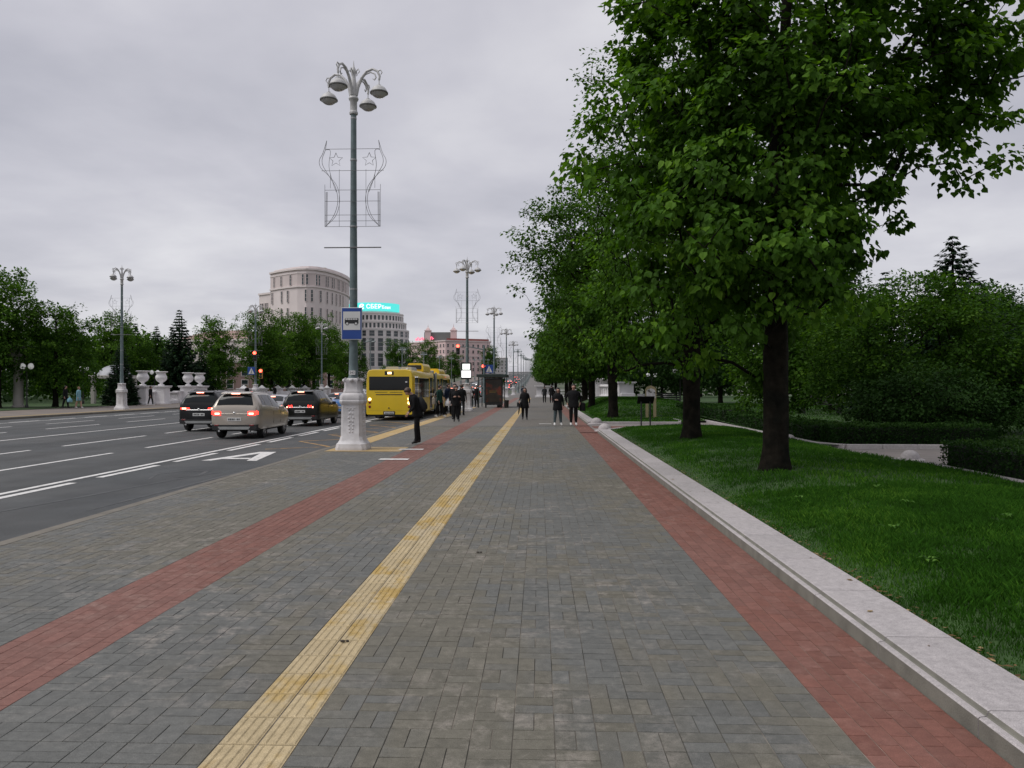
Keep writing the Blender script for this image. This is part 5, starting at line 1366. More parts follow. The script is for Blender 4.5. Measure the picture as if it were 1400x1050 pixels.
simple_building('low_building', 'rosy low building behind the tree trunks beyond the queue of cars', [(-66, 158), (-44, 166), (-43.5, 182)], [(-60, 190)], 0, 6.6, M_rose, (1.2, 3.9), 1.2, 1.8, 2.8)
M_hz = mat('far_block', (.36, .355, .36), rough=.9, var=.1, vscale=.1)
for (x, y, w_, h_, lb) in ((-52, 640, 30, 17, 'far grey apartment block on the hill beside the pink building'), (-46, 800, 26, 20, 'far grey block closing the left side of the avenue'), (30, 700, 30, 22, 'far grey block behind the avenue lindens'), (-12, 1050, 60, 10, 'long faint block at the end of the avenue')):
    simple_building('far_block', lb, [(x - w_ / 2, y), (x + w_ / 2, y)], [(x + w_ / 2, y + 14), (x - w_ / 2, y + 14)], gz(y) - 2, gz(y) + h_, M_hz, [gz(y) + 2 + 3.4 * k for k in range(int(h_ / 3.6))], 1.4, 1.8, 3.4)
# ------------------------------------------------------------------ vehicles
M_tyre = mat('tyre_rubber', (.012, .012, .012), rough=.85, var=.2)
M_alloy = mat('alloy_rim', (.42, .42, .43), rough=.3, metal=.8, var=.05)
M_plastic = mat('black_plastic', (.016, .016, .016), rough=.6, var=.15)
M_carglass = glass_mat('car_glass', (.010, .013, .014), .05)
M_brake = mat('brake_light', (.4, .01, .01), emit=(1.0, .03, .02), es=3.2, var=0)
M_brakecore = mat('brake_core', (.6, .2, .15), emit=(1.0, .30, .20), es=6.0, var=0)
M_lens_red = mat('red_lens', (.17, .008, .010), rough=.2, var=0)
M_plate = mat('licence_plate', (.62, .62, .60), rough=.5, var=.05)
M_chrome = mat('chrome', (.6, .6, .6), rough=.2, metal=1.0, var=0)
M_silver_trim = mat('silver_trim', (.33, .34, .33), rough=.4, metal=.4)
M_head = mat('head_light', (.7, .7, .7), emit=(1.0, .95, .85), es=6.0, var=0)
M_amber = mat('amber_light', (.6, .25, .03), emit=(1, .62, .22), es=4.0, var=0)
def paint(name, c, metal=.35, rough=.32): return mat(name, c, rough=rough, metal=metal, var=.04, vscale=1.0, coat=.6 if max(c) > .03 else .12, spec=None if max(c) > .03 else .3)
P_gold = paint('champagne_paint', (.40, .355, .30), .45)
P_black = paint('black_paint', (.006, .0065, .007), 0, .3)
P_black2 = paint('dark_olive_paint', (.008, .0095, .007), 0, .3)
P_blue = paint('blue_paint', (.05, .16, .40), .2)
P_grey = paint('grey_paint', (.17, .17, .175), .4)
P_silver = paint('silver_paint', (.42, .42, .43), .5)
P_white = paint('white_paint', (.62, .62, .62), 0)
P_dark = paint('graphite_paint', (.05, .052, .055), .3)
SUV = dict(L=4.45, W=.92,
  y=[0, .05, .16, .30, .46, .8, 1.6, 2.2, 2.6, 3.0, 3.3, 3.6, 4.05, 4.3, 4.40, 4.45],
  zt=[1.05, 1.17, 1.43, 1.60, 1.64, 1.67, 1.68, 1.65, 1.54, 1.34, 1.16, 1.09, 1.02, .94, .86, .74],
  zb=[1.02, 1.10, 1.15, 1.17, 1.17, 1.15, 1.10, 1.05, 1.03, 1.02, 1.01, 1.0, .95, .88, .82, .70],
  w=[.74, .835, .89, .91, .92, .92, .92, .92, .92, .92, .92, .91, .87, .80, .74, .66], wr=.60, z0=.27, wy=(.86, 3.52), wrad=.355)
SEDAN = dict(L=4.5, W=.88,
  y=[0, .05, .2, .5, .75, 1.0, 1.35, 1.8, 2.3, 2.7, 3.1, 3.4, 3.7, 4.15, 4.38, 4.46, 4.5],
  zt=[.86, .96, 1.02, 1.05, 1.10, 1.24, 1.39, 1.45, 1.44, 1.34, 1.16, 1.02, .97, .90, .80, .72, .62],
  zb=[.84, .92, .96, .97, .97, .97, .96, .94, .93, .92, .91, .90, .88, .83, .74, .67, .58],
  w=[.78, .83, .865, .88, .88, .88, .88, .88, .88, .88, .88, .88, .87, .84, .76, .70, .62], wr=.58, z0=.2, wy=(.95, 3.6), wrad=.32)
def car(label, style, pm, loc, rz=0.0, group='cars waiting at the signal', brake=True, seed=0, kind='suv', name='parked_car', cat='car', hs=1.0):
    st = SUV if style == 'suv' else SEDAN
    t = thing('car', label, cat, loc, rz, group)
    Y = np.array(st['y']); L = st['L']
    def f(k, y): return float(np.interp(y, Y, st[k]))
    def ring(y):
        zt, zb, w_ = f('zt', y), f('zb', y), f('w', y); z0 = st['z0'] + .10 * (1 - smooth01(y / .35)) + .06 * smooth01((y - L + .6) / .6)
        wb = w_ * .955; k = smooth01((zt - zb) / .42); wr = wb * .94 * (1 - k) + st['wr'] * k * (w_ / st['W'])
        z7 = zb + (zt - zb) * .84; z6 = zb + (zt - zb) * .42
        x6 = wb + (wr - wb) * .40
        mid = (st['z0'] + .33)
        return [(0, z0), (w_ * .84, z0), (w_ * .965, z0 + .07), (w_ * .995, mid), (w_, mid + .16), (w_ * .985, (mid + .16 + zb) / 2 + .06), (wb, zb), (x6, z6), (wr, z7), (wr * .90, zt - (zt - zb) * .05 - .012), (wr * .5, zt - .004), (0, zt)]
    ys_ = np.unique(np.concatenate([np.linspace(0, .6, 13), np.linspace(.6, L - .5, 28), np.linspace(L - .5, L, 9)]))
    rings_ = []
    for y in ys_:
        h = ring(y); rings_.append([(x, y, z) for x, z in h] + [(-x, y, z) for x, z in reversed(h[1:-1])])
    b = MB(); b.loft(rings_)
    body = b.build('body', pm, t, 40)
    # wheel openings
    cut = MB()
    for wy in st['wy']:
        for s in (-1, 1): cut.cyl((s * .52, wy, st['wrad']), (s * 1.2, wy, st['wrad']), st['wrad'] + .055, None, 22)
    bmx = bmesh.new(); bmx.from_mesh(body.data); bmesh.ops.recalc_face_normals(bmx, faces=bmx.faces); bmx.to_mesh(body.data); bmx.free()
    co = cut.build('cutter', M_plastic); 
    bmx = bmesh.new(); bmx.from_mesh(co.data); bmesh.ops.recalc_face_normals(bmx, faces=bmx.faces); bmx.to_mesh(co.data); bmx.free()
    md = body.modifiers.new('arches', 'BOOLEAN'); md.object = co; md.operation = 'DIFFERENCE'; md.solver = 'EXACT'
    bpy.context.view_layer.update()
    dg = bpy.context.evaluated_depsgraph_get(); me = bpy.data.meshes.new_from_object(body.evaluated_get(dg)); body.modifiers.clear(); body.data = me
    me.name = 'body'; bpy.data.objects.remove(co)
    me.materials.clear(); me.materials.append(pm); me.materials.append(M_plastic)
    mi = np.zeros(len(me.polygons), dtype=np.int32)
    for i, p in enumerate(me.polygons):
        c = p.center
        inside = abs(c.x) < .80 and any((c.y - wy) ** 2 + (c.z - st['wrad']) ** 2 < (st['wrad'] + .08) ** 2 for wy in st['wy']) and c.z > .2
        if inside or c.z < st['z0'] + (.17 if style == 'suv' else .04): mi[i] = 1
    me.polygons.foreach_set('material_index', mi); me.update()
    # glass from the same surface
    def side(y, s, off=.007):
        h = ring(y); P = h[6:9]; u = s * 2; i = min(1, int(u)); u -= i
        return P[i][0] + (P[i + 1][0] - P[i][0]) * u + off, P[i][1] + (P[i + 1][1] - P[i][1]) * u + off * .4
    def side_window(rear, front, nm='side_window'):
        """rear/front: (y at belt, y at roof)"""
        for sg_ in (-1, 1):
            b = MB(); nu, nv = 7, 5; idx = []
            for j in range(nv):
                s = .10 + .84 * j / (nv - 1); row_ = []
                for i in range(nu):
                    ya, yb_ = rear[0] + (rear[1] - rear[0]) * s, front[0] + (front[1] - front[0]) * s; y = ya + (yb_ - ya) * i / (nu - 1)
                    x, z = side(y, s); row_.append(len(b.v)); b.v.append((sg_ * x, y, z))
                idx.append(row_)
            for j in range(nv - 1):
                for i in range(nu - 1): 
                    q_ = (idx[j][i], idx[j][i + 1], idx[j + 1][i + 1], idx[j + 1][i]); b.f.append(q_ if sg_ > 0 else q_[::-1]); b.m.append(0)
            b.build(nm, M_carglass, t, 0)
    if style == 'suv':
        side_window((.52, .72), (.88, .92), 'quarter_window'); side_window((.95, 1.0), (1.78, 1.78)); side_window((1.85, 1.85), (2.95, 2.52))
    else:
        side_window((.98, 1.22), (1.75, 1.75)); side_window((1.82, 1.82), (3.05, 2.5))
    def top_patch(y0, y1, xw0, xw1, nm, m_, off=.009, inset=.0):
        b = MB(); nu, nv = 9, 7; idx = []
        for j in range(nv):
            y = y0 + (y1 - y0) * j / (nv - 1); h = ring(y); wx = xw0 + (xw1 - xw0) * j / (nv - 1); P = list(reversed(h[8:])); row_ = []
            for i in range(nu):
                x = wx * (2 * i / (nu - 1) - 1); z = float(np.interp(abs(x), [p[0] for p in P], [p[1] for p in P])); row_.append(len(b.v)); sl = -1 if y < L / 2 else 1
                b.v.append((x, y + off * sl * .8, z + off))
            idx.append(row_)
        for j in range(nv - 1):
            for i in range(nu - 1): b.f.append((idx[j][i], idx[j][i + 1], idx[j + 1][i + 1], idx[j + 1][i])); b.m.append(0)
        return b.build(nm, m_, t, 0)
    if style == 'suv':
        rw = top_patch(.065, .27, .67, .55, 'rear_window', M_carglass)
        top_patch(2.58, 3.20, .54, .70, 'windscreen', M_carglass)
        b = MB(); b.box((0, .33, 1.64), (1.1, .32, .03), 0, .012, rot=(R(8), 0, 0)); b.build('spoiler', pm, t)
        b = MB(); b.box((0, .17, 1.607), (.30, .03, .03)); b.build('high_brake_light', M_brakecore if brake else M_lens_red, t)
        for s in (-1, 1):
            b = MB(); b.tube([(s * .50, .75, 1.675), (s * .52, .9, 1.71), (s * .52, 2.1, 1.70), (s * .49, 2.3, 1.655)], .018, 5); b.build('roof_rail', M_silver_trim if seed != 1 else M_plastic, t, 40)
        zl, zlow, tz = .92, .52, .70
    else:
        rw = top_patch(.72, 1.30, .70, .55, 'rear_window', M_carglass); top_patch(2.50, 3.22, .52, .70, 'windscreen', M_carglass)
        b = MB(); b.box((0, 1.15, 1.345), (.26, .03, .025)); b.build('high_brake_light', M_brakecore if brake else M_lens_red, t)
        zl, zlow, tz = .78, .42, .62
    # rear: lamps, plate, garnish, bumper
    wt = f('w', 0.0)
    for s in (-1, 1):
        b = MB()
        if kind == 'claw':
            for k in range(3): b.box((s * (wt - .33 + .13 * k), .012 + .02 * k, zl + .02), (.075, .07, .12), 0, .012, rot=(0, R(-18) * 1, 0))
        elif kind == 'thin':
            b.box((s * (wt - .17), .022, zl + .03), (.36, .07, .075), 0, .015); b.box((s * (wt + .02), .11, zl + .035), (.06, .2, .07), 0, .015)
        else:
            b.box((s * (wt - .12), .018, zl), (.30, .085, .17), 0, .04); b.box((s * (wt + .06), .10, zl + .02), (.10, .20, .14), 0, .04)
        tl = b.build('tail_light', M_brake if brake else M_lens_red, t)
        b = MB(); b.box((s * (wt - .12), -.02, zl - .02 if kind != 'thin' else zl + .03), (.17 if kind != 'claw' else .05, .02, .06), 0, .006)
        b.build('lamp', M_brakecore if brake else M_lens_red, tl)
        b = MB(); b.box((s * (wt - .10), -.022, zlow - .03), (.16, .03, .045), 0, .008); b.build('reflector', M_lens_red, t)
    b = MB(); b.loft([[(x, -.03, z) for x, z in ((-.80, .33), (.80, .33), (.82, .5), (-.82, .5))], [(x, .25, z) for x, z in ((-.86, .30), (.86, .30), (.88, .54), (-.88, .54))]]) if style == 'suv' else b.box((0, .05, .33), (1.5, .14, .16), 0, .03)
    bp = b.build('bumper', M_plastic, t)
    if style == 'suv':
        b = MB(); b.loft([[(x, -.045, z) for x, z in ((-.52, .34), (.52, .34), (.60, .44), (-.60, .44))], [(x, .0, z) for x, z in ((-.52, .34), (.52, .34), (.60, .44), (-.60, .44))]]); b.build('skid_plate', M_silver_trim, bp)
        b = MB(); b.box((0, -.004, zl - .035), (1.10, .03, .035), 0, .008); b.build('garnish', pm if kind == 'box' else M_chrome, t)
    b = MB(); b.box((0, -.014, tz), (.50, .02, .115), 0, .004); pl_ = b.build('licence_plate', M_plate, t)
    b = MB()
    for k in range(7): b.box((-.19 + .062 * k, -.026, tz), (.04 if k != 4 else .02, .003, .06 if k != 4 else .012))
    b.build('plate_characters', M_plastic, pl_)
    b = MB(); b.sph((0, -.006, zl + .01 if style == 'suv' else zl), (.055, .018, .035), 10, 6); b.build('badge', M_chrome, t, 50)
    for s in (-1, 1):
        b = MB(); b.cyl((s * .55, -.03, .29), (s * .55, .1, .29), .04, None, 10); b.build('exhaust', M_chrome, t, 40)
    # front lamps, mirrors, handles
    for s in (-1, 1):
        b = MB(); b.box((s * .62, L - .10, f('zt', L - .1) - .10), (.34, .12, .13), 0, .03); b.build('headlight', M_head if not brake else M_bowl, t)
        b = MB(); b.box((s * (st['W'] + .07), 2.62 if style == 'suv' else 2.72, 1.06 if style == 'suv' else 1.0), (.18, .13, .14), 0, .03); b.build('mirror', pm if seed != 1 else M_plastic, t)
        for y in (1.28, 2.22):
            b = MB(); b.box((s * (st['W'] * .972), y, .93 if style == 'suv' else .86), (.03, .17, .03), 0, .006); b.build('door_handle', pm, t)
        for y in (1.82, 2.78):
            b = MB(); b.box((s * (st['W'] * .995), y, .72), (.006, .012, .46)); b.build('door_seam', M_plastic, t)
    r_ = st['wrad']
    for wy in st['wy']:
        for s in (-1, 1):
            b = MB(); prof = [(r_ * .60, -.105), (r_ * .93, -.105), (r_, -.07), (r_, .07), (r_ * .93, .105), (r_ * .60, .105)]
            rg = [[(z, rr * math.cos(2 * math.pi * i / 24), rr * math.sin(2 * math.pi * i / 24)) for i in range(24)] for rr, z in prof]; b.loft(rg, caps=(False, False))
            w_ = link('wheel', None, t, (s * (st['W'] - .165), wy, r_)); b.build('tyre', M_tyre, w_, 40)
            b = MB(); rg = [[(s * z, rr * math.cos(2 * math.pi * i / 24), rr * math.sin(2 * math.pi * i / 24)) for i in range(24)] for rr, z in ((r_ * .66, .09), (r_ * .62, .10), (r_ * .58, .04))]; b.loft(rg, caps=(False, True))
            for k in range(5):
                a = 2 * math.pi * k / 5; b.box((s * .085, math.cos(a) * r_ * .32, math.sin(a) * r_ * .32), (.03, .075, r_ * .62), 0, 0, rot=(a - math.pi / 2, 0, 0))
            b.cyl((s * .06, 0, 0), (s * .11, 0, 0), .06, None, 10); b.build('rim', M_alloy, w_, 40)
    return t
Q = 'cars waiting at the signal'
SC = .94
def place(o, s=SC): o.scale = (s, s * .93, s * 1.03); return o
car_gold = place(car('champagne SUV with brake lights lit, in the lane next to the bus lane', 'suv', P_gold, (-10.45, 26.0, ROADZ + .006), R(2.0), Q, True, 0, 'box', cat='car'))
car_blk = place(car('black SUV with a silver bumper bar, beside the champagne SUV', 'suv', P_black, (-13.62, 30.3, ROADZ + .006), R(2), Q, True, 1, 'thin', cat='car'))
car_olv = place(car('black SUV with claw-shaped brake lights ahead of the champagne SUV', 'suv', P_black2, (-10.75, 34.2, ROADZ + .006), R(0), Q, True, 1, 'claw', cat='car'))
car_blue = place(car('bright blue sedan half hidden by the lamp pedestal', 'sedan', P_blue, (-11.25, 43.5, ROADZ + .006), R(-1), Q, True, 2, 'box', cat='car'))
def another(src, old, new, label, loc, rz=0.0, group=Q, s=SC):
    c = dup(src, loc, rz, label, group, s); repaint(c, old, new); return c
another(car_blue, P_blue, P_silver, 'silver sedan showing between the two nearest black SUVs', (-14.2, 39.5, ROADZ + .006))
another(car_olv, P_black2, P_dark, 'graphite SUV in the queue behind the silver sedan', (-14.35, 46.5, ROADZ + .006))
another(car_blue, P_blue, P_white, 'white sedan in the queue ahead of the claw-lit black SUV', (-11.8, 52.0, ROADZ + .006))
another(car_blue, P_blue, P_silver, 'silver sedan in the queue beyond the blue sedan', (-14.5, 53.5, ROADZ + .006))
another(car_blue, P_blue, P_grey, 'grey sedan two cars beyond the blue sedan', (-11.7, 58.5, ROADZ + .006))
another(car_gold, P_gold, P_white, 'white SUV near the head of the waiting queue', (-14.6, 60.5, ROADZ + .006))
another(car_blue, P_blue, P_dark, 'dark sedan in the outer lane toward the head of the queue', (-16.9, 55.0, ROADZ + .006), s=.92)
FAR = 'far traffic on the avenue'
srcs = [(car_blue, P_blue), (car_gold, P_gold), (car_olv, P_black2)]
pal = [P_white, P_silver, P_dark, P_grey, P_black, P_white, P_silver]
k = 0
cache_far = {}
for (x, y, on) in [(-20.0, 88, 1), (-22.6, 96, 1), (-12.6, 92, 0), (-16.3, 98, 0), (-12.8, 112, 0), (-20.2, 118, 1), (-22.8, 128, 1), (-10.3, 124, 0), (-13, 140, 0), (-20, 150, 1), (-16, 160, 0), (-22.6, 168, 1), (-20, 186, 1), (-12.5, 190, 0), (-9.6, 205, 0), (-22.5, 212, 1), (-20, 236, 1), (-12, 246, 0), (-9.5, 262, 0), (-22.5, 270, 1), (-20, 300, 1), (-12.3, 320, 0), (-22, 345, 1), (-19.6, 390, 1), (-12, 400, 0), (-15.5, 110, 0), (-15.8, 126, 0), (-9.8, 108, 0), (-12.4, 152, 0), (-9.8, 146, 0), (-9.7, 166, 0), (-12.4, 172, 0), (-15.6, 180, 0), (-9.7, 184, 0), (-12.3, 214, 0), (-15.4, 200, 0), (-9.6, 228, 0), (-15.3, 232, 0), (-12.3, 280, 0), (-9.6, 300, 0), (-15, 290, 0), (-9.6, 350, 0), (-22.4, 78, 1), (-24.8, 104, 1), (-25, 140, 1), (-20, 134, 1)]:
    src, old = srcs[k % 3]; new = pal[k % 7]
    cn = {P_white: 'white', P_silver: 'silver', P_dark: 'graphite', P_grey: 'grey', P_black: 'black'}[new] + (' sedan', ' SUV', ' SUV')[k % 3]
    lb = 'oncoming ' + cn + ' in the far traffic with headlights lit' if on else cn + ' in the far traffic with red tail lights'
    c = dup(src, (x, y, gz(y) + ROADZ + .006), math.pi if on else 0, lb, FAR + (' oncoming' if on else ' leaving'), SC)
    for ch in c.children_recursive:
        if ch.type == 'MESH':
            if any(m_ is old for m_ in ch.data.materials):
                key = (ch.data.name, new.name)
                if key not in cache_far:
                    d_ = ch.data.copy(); cache_far[key] = d_
                    for i, m_ in enumerate(d_.materials):
                        if m_ is old: d_.materials[i] = new
                ch.data = cache_far[key]
            elif on and ch.name.startswith('headlight'):
                if 'head' not in cache_far:
                    d_ = ch.data.copy(); d_.materials.clear(); d_.materials.append(M_head); cache_far['head'] = d_
                ch.data = cache_far['head']
    k += 1

# articulated yellow bus
M_busyel = mat('bus_yellow', (.74, .51, .015), rough=.38, var=.06, vscale=1.2, coat=.3)
M_busglass = glass_mat('bus_glass', (.010, .012, .012), .06)
M_bellow = mat('bellows', (.10, .115, .11), rough=.85, var=.2, vscale=10)
M_grey_r = mat('roof_grey', (.42, .42, .42), rough=.6, var=.1)
bus = thing('city_bus', 'yellow articulated city bus standing at the stop', 'bus', (-7.88, 40.2, ROADZ), R(0)); bus.scale = (.965, .965, .965)
HW = 1.29
def bus_ring(y, s=1.0, z0=.34, z1=2.80):
    pts = [(-HW, z0 + .06), (-HW + .05, z0), (HW - .05, z0), (HW, z0 + .06), (HW, 1.25), (HW - .015, 2.2), (HW - .06, z1 - .16), (HW - .14, z1 - .04), (HW - .35, z1), (-HW + .35, z1), (-HW + .14, z1 - .04), (-HW + .06, z1 - .16), (-HW + .015, 2.2), (-HW, 1.25)]
    return [(x * s, y, z0 + (z - z0) * (1 - (1 - s) * .5)) for x, z in pts]
def bus_body(nm, y0, y1):
    b = MB(); b.loft([bus_ring(y0, .975), bus_ring(y0 + .05, .993), bus_ring(y0 + .14, 1.0), bus_ring(y1 - .14, 1.0), bus_ring(y1 - .04, .99), bus_ring(y1, .975)]); return b.build(nm, M_busyel, bus, 35)
bus_body('rear_section', 0, 8.7); bus_body('front_section', 9.9, 17.9)
b = MB(); rg = []
for i in range(13):
    rg.append(bus_ring(8.68 + 1.24 * i / 12, .985 if i % 2 else .93))
b.loft(rg); b.build('bellows', M_bellow, bus)
b = MB(); b.box((HW + .0, 9.3, 1.55), (.10, .20, 2.5), 0, .03); b.box((0, 9.3, 2.84), (2.3, .26, .16), 0, .03); b.build('bellows_frame', M_silver_trim, bus)
def rear_panel(nm, x0, x1, z0, z1, m_, off=.012, th=.02, parent=None, ch=.01):
    b = MB(); b.box(((x0 + x1) / 2, .018 - off, (z0 + z1) / 2), (x1 - x0, th, z1 - z0), 0, ch); return b.build(nm, m_, parent or bus)
rear_panel('rear_window', -1.12, 1.10, 1.66, 2.42, M_busglass)
rear_panel('window_surround', -1.17, 1.15, 1.61, 2.47, M_busyel, .004)
rd = rear_panel('route_display', -.26, .24, 2.50, 2.71, M_black, .016)
rear_panel('route_number', -.10, .12, 2.55, 2.66, M_amber, .03, .01, rd, 0)
for z in (1.50, 1.53): pass
rear_panel('grille', -.80, -.10, 1.545, 1.575, M_black, .014); rear_panel('grille', 0.02, .72, 1.545, 1.575, M_black, .014); rear_panel('grille', -.75, .72, 1.40, 1.455, M_black, .014)
rear_panel('engine_hatch', -.95, .95, .62, 1.37, M_busyel, .010)
rear_panel('seam', -1.2, 1.2, .545, .555, M_black, .012)
for s, zs in ((-1, (1.17,)), (1, (1.19, .98))):
    for z in zs:
        b = MB(); b.lathe([(.085, 0), (.07, .02), (.01, .035)], 14); o = b.build('tail_light', M_amber, bus, 40, (s * 1.08, .0, z)); o.rotation_euler = (math.pi / 2, 0, 0)
    for z in ((1.0, .76) if s < 0 else (.76,)):
        b = MB(); b.lathe([(.075, 0), (.06, .02), (.01, .03)], 14); o = b.build('lamp_lens', M_lens_red, bus, 40, (s * 1.08, .0, z)); o.rotation_euler = (math.pi / 2, 0, 0)
    b = MB(); b.box((s * 1.02, .02, 2.62), (.10, .03, .10), 0, .01); b.build('marker_light', M_amber if s > 0 else M_lens_red, bus)
b = MB(); b.sph((-.03, -.01, .70), .04, 8, 6); b.build('badge', M_black, bus)
rp_ = rear_panel('licence_plate', -.28, .26, .36, .48, M_plate, .05); 
b = MB()
for k in range(7): b.box((-.2 + .066 * k, -.046, .42), (.042, .003, .065))
b.build('plate_characters', M_plastic, rp_)
rear_panel('plate_recess', -.33, .31, .33, .52, M_black, .03)
b = MB(); b.box((.93, -.012, 2.12), (.10, .01, .08)); b.build('sticker', M_signwhite, bus)
# side windows and doors (both sides), wheels
def side_panel(nm, y0, y1, z0, z1, m_, s=1, off=.006, parent=None):
    b = MB(); b.box((s * (HW + off - .012), (y0 + y1) / 2, (z0 + z1) / 2), (.03, y1 - y0, z1 - z0), 0, .005); return b.build(nm, m_, parent or bus)
for s in (-1, 1):
    doors = [(.55, 1.95), (6.3, 7.7), (11.4, 12.8), (16.2, 17.3)] if s > 0 else []
    for d0, d1 in doors:
        d_ = side_panel('door', d0, d1, .45, 2.42, M_busglass, s, .012)
        side_panel('door_post', d0 - .06, d0 + .02, .42, 2.45, M_busyel, s, .016, d_); side_panel('door_post', (d0 + d1) / 2 - .03, (d0 + d1) / 2 + .03, .45, 2.42, M_black, s, .018, d_); side_panel('door_post', d1 - .02, d1 + .06, .42, 2.45, M_busyel, s, .016, d_)
    wins = ([(2.2, 3.55), (3.65, 4.9), (5.0, 6.1), (7.9, 8.55), (10.1, 11.2), (13.0, 14.4), (14.5, 16.0)] if s > 0 else [(.5, 2.2), (2.3, 4.1), (4.2, 6.2), (6.3, 8.5), (10.1, 12), (12.1, 14), (14.1, 16), (16.1, 17.6)])
    for y0, y1 in wins: side_panel('side_window', y0, y1, 1.22, 2.36, M_busglass, s)
    for wy in (3.3, 6.05 if False else 10.9, 15.6):
        b = MB(); b.cyl((s * (HW - .30), wy, .47), (s * (HW + .004), wy, .47), .55, None, 24); b.build('wheel_arch', M_black, bus, 40)
        w_ = link('wheel', None, bus, (s * (HW - .02), wy, .47)); b = MB(); b.cyl((-.15, 0, 0), (.07, 0, 0) if s > 0 else (-.07, 0, 0), .465, None, 24); b.build('tyre', M_tyre, w_, 40); b = MB(); b.cyl((s * .04, 0, 0), (s * .085, 0, 0), .27, None, 18); b.build('rim', M_silver_trim, w_, 40)
rear_skirt = MB(); rear_skirt.box((0, .55, .30), (2.3, .9, .12)); rear_skirt.build('underbody', M_black, bus)
# roof gear
def pod(nm, x0, x1, y0, y1, z1, m_):
    b = MB(); cx = (x0 + x1) / 2; hx = (x1 - x0) / 2
    b.loft([[(cx + hx * px, y, 2.78 + (z1 - 2.78) * pz) for px, pz in ((-1, 0), (1, 0), (.96, .6), (.8, .95), (.6, 1), (-.6, 1), (-.8, .95), (-.96, .6))] for y in (y0, y0 + .01)] + [[(cx + hx * px, y1, 2.78 + (z1 - 2.78) * pz) for px, pz in ((-1, 0), (1, 0), (.96, .6), (.8, .95), (.6, 1), (-.6, 1), (-.8, .95), (-.96, .6))]]); return b.build(nm, m_, bus, 35)
pod('roof_unit', -.55, .25, 1.6, 3.6, 3.0, M_grey_r); pod('roof_unit', .35, 1.0, 1.4, 3.2, 2.98, M_grey_r)
pc_ = pod('roof_pod', .15, 1.18, 4.6, 7.6, 3.28, M_busyel)
b = MB(); b.box((.62, 4.58, 3.03), (.84, .06, .26), 0, .02); b.build('pod_grille', M_black, pc_)
pod('roof_unit', -1.0, -.1, 5.0, 8.0, 3.02, M_grey_r); pod('roof_pod', .1, 1.15, 12.2, 15.4, 3.12, M_busyel); pod('roof_pod', -1.1, 0.0, 11.0, 14.0, 3.0, M_busyel)
b = MB(); b.lathe([(.1, 2.78), (.1, 2.84), (.06, 2.88), (.01, 2.9)], 10, (.9, .5, 0)); b.build('roof_beacon', M_grey_r, bus)
# ------------------------------------------------------------------ people
M_skin = mat('skin', (.42, .25, .19), rough=.55, var=.08)
def cloth(name, c): return mat(name, c, rough=.9, var=.25, vscale=9, bump=.3, bscale=60, spec=.12)
C_black = cloth('black_cloth', (.012, .012, .013)); C_char = cloth('charcoal_cloth', (.028, .029, .031)); C_jean = cloth('grey_denim', (.065, .085, .090)); C_dgreen = cloth('dark_green_cloth', (.016, .045, .036)); C_navy = cloth('navy_cloth', (.012, .018, .035)); C_blue = cloth('light_blue_cloth', (.19, .36, .42)); C_tan = cloth('tan_cloth', (.35, .27, .18)); C_white = cloth('white_cloth', (.62, .62, .62)); C_cream = cloth('cream_cloth', (.45, .40, .33))
S_white = mat('white_shoe', (.68, .67, .65), rough=.6); S_black = mat('black_shoe', (.012, .012, .012), rough=.5)
H_dark = mat('dark_hair', (.016, .012, .010), rough=.55, var=.3, vscale=40); H_brown = mat('brown_hair', (.060, .035, .020), rough=.55, var=.3, vscale=40); H_fair = mat('fair_hair', (.20, .13, .065), rough=.55, var=.3, vscale=40)
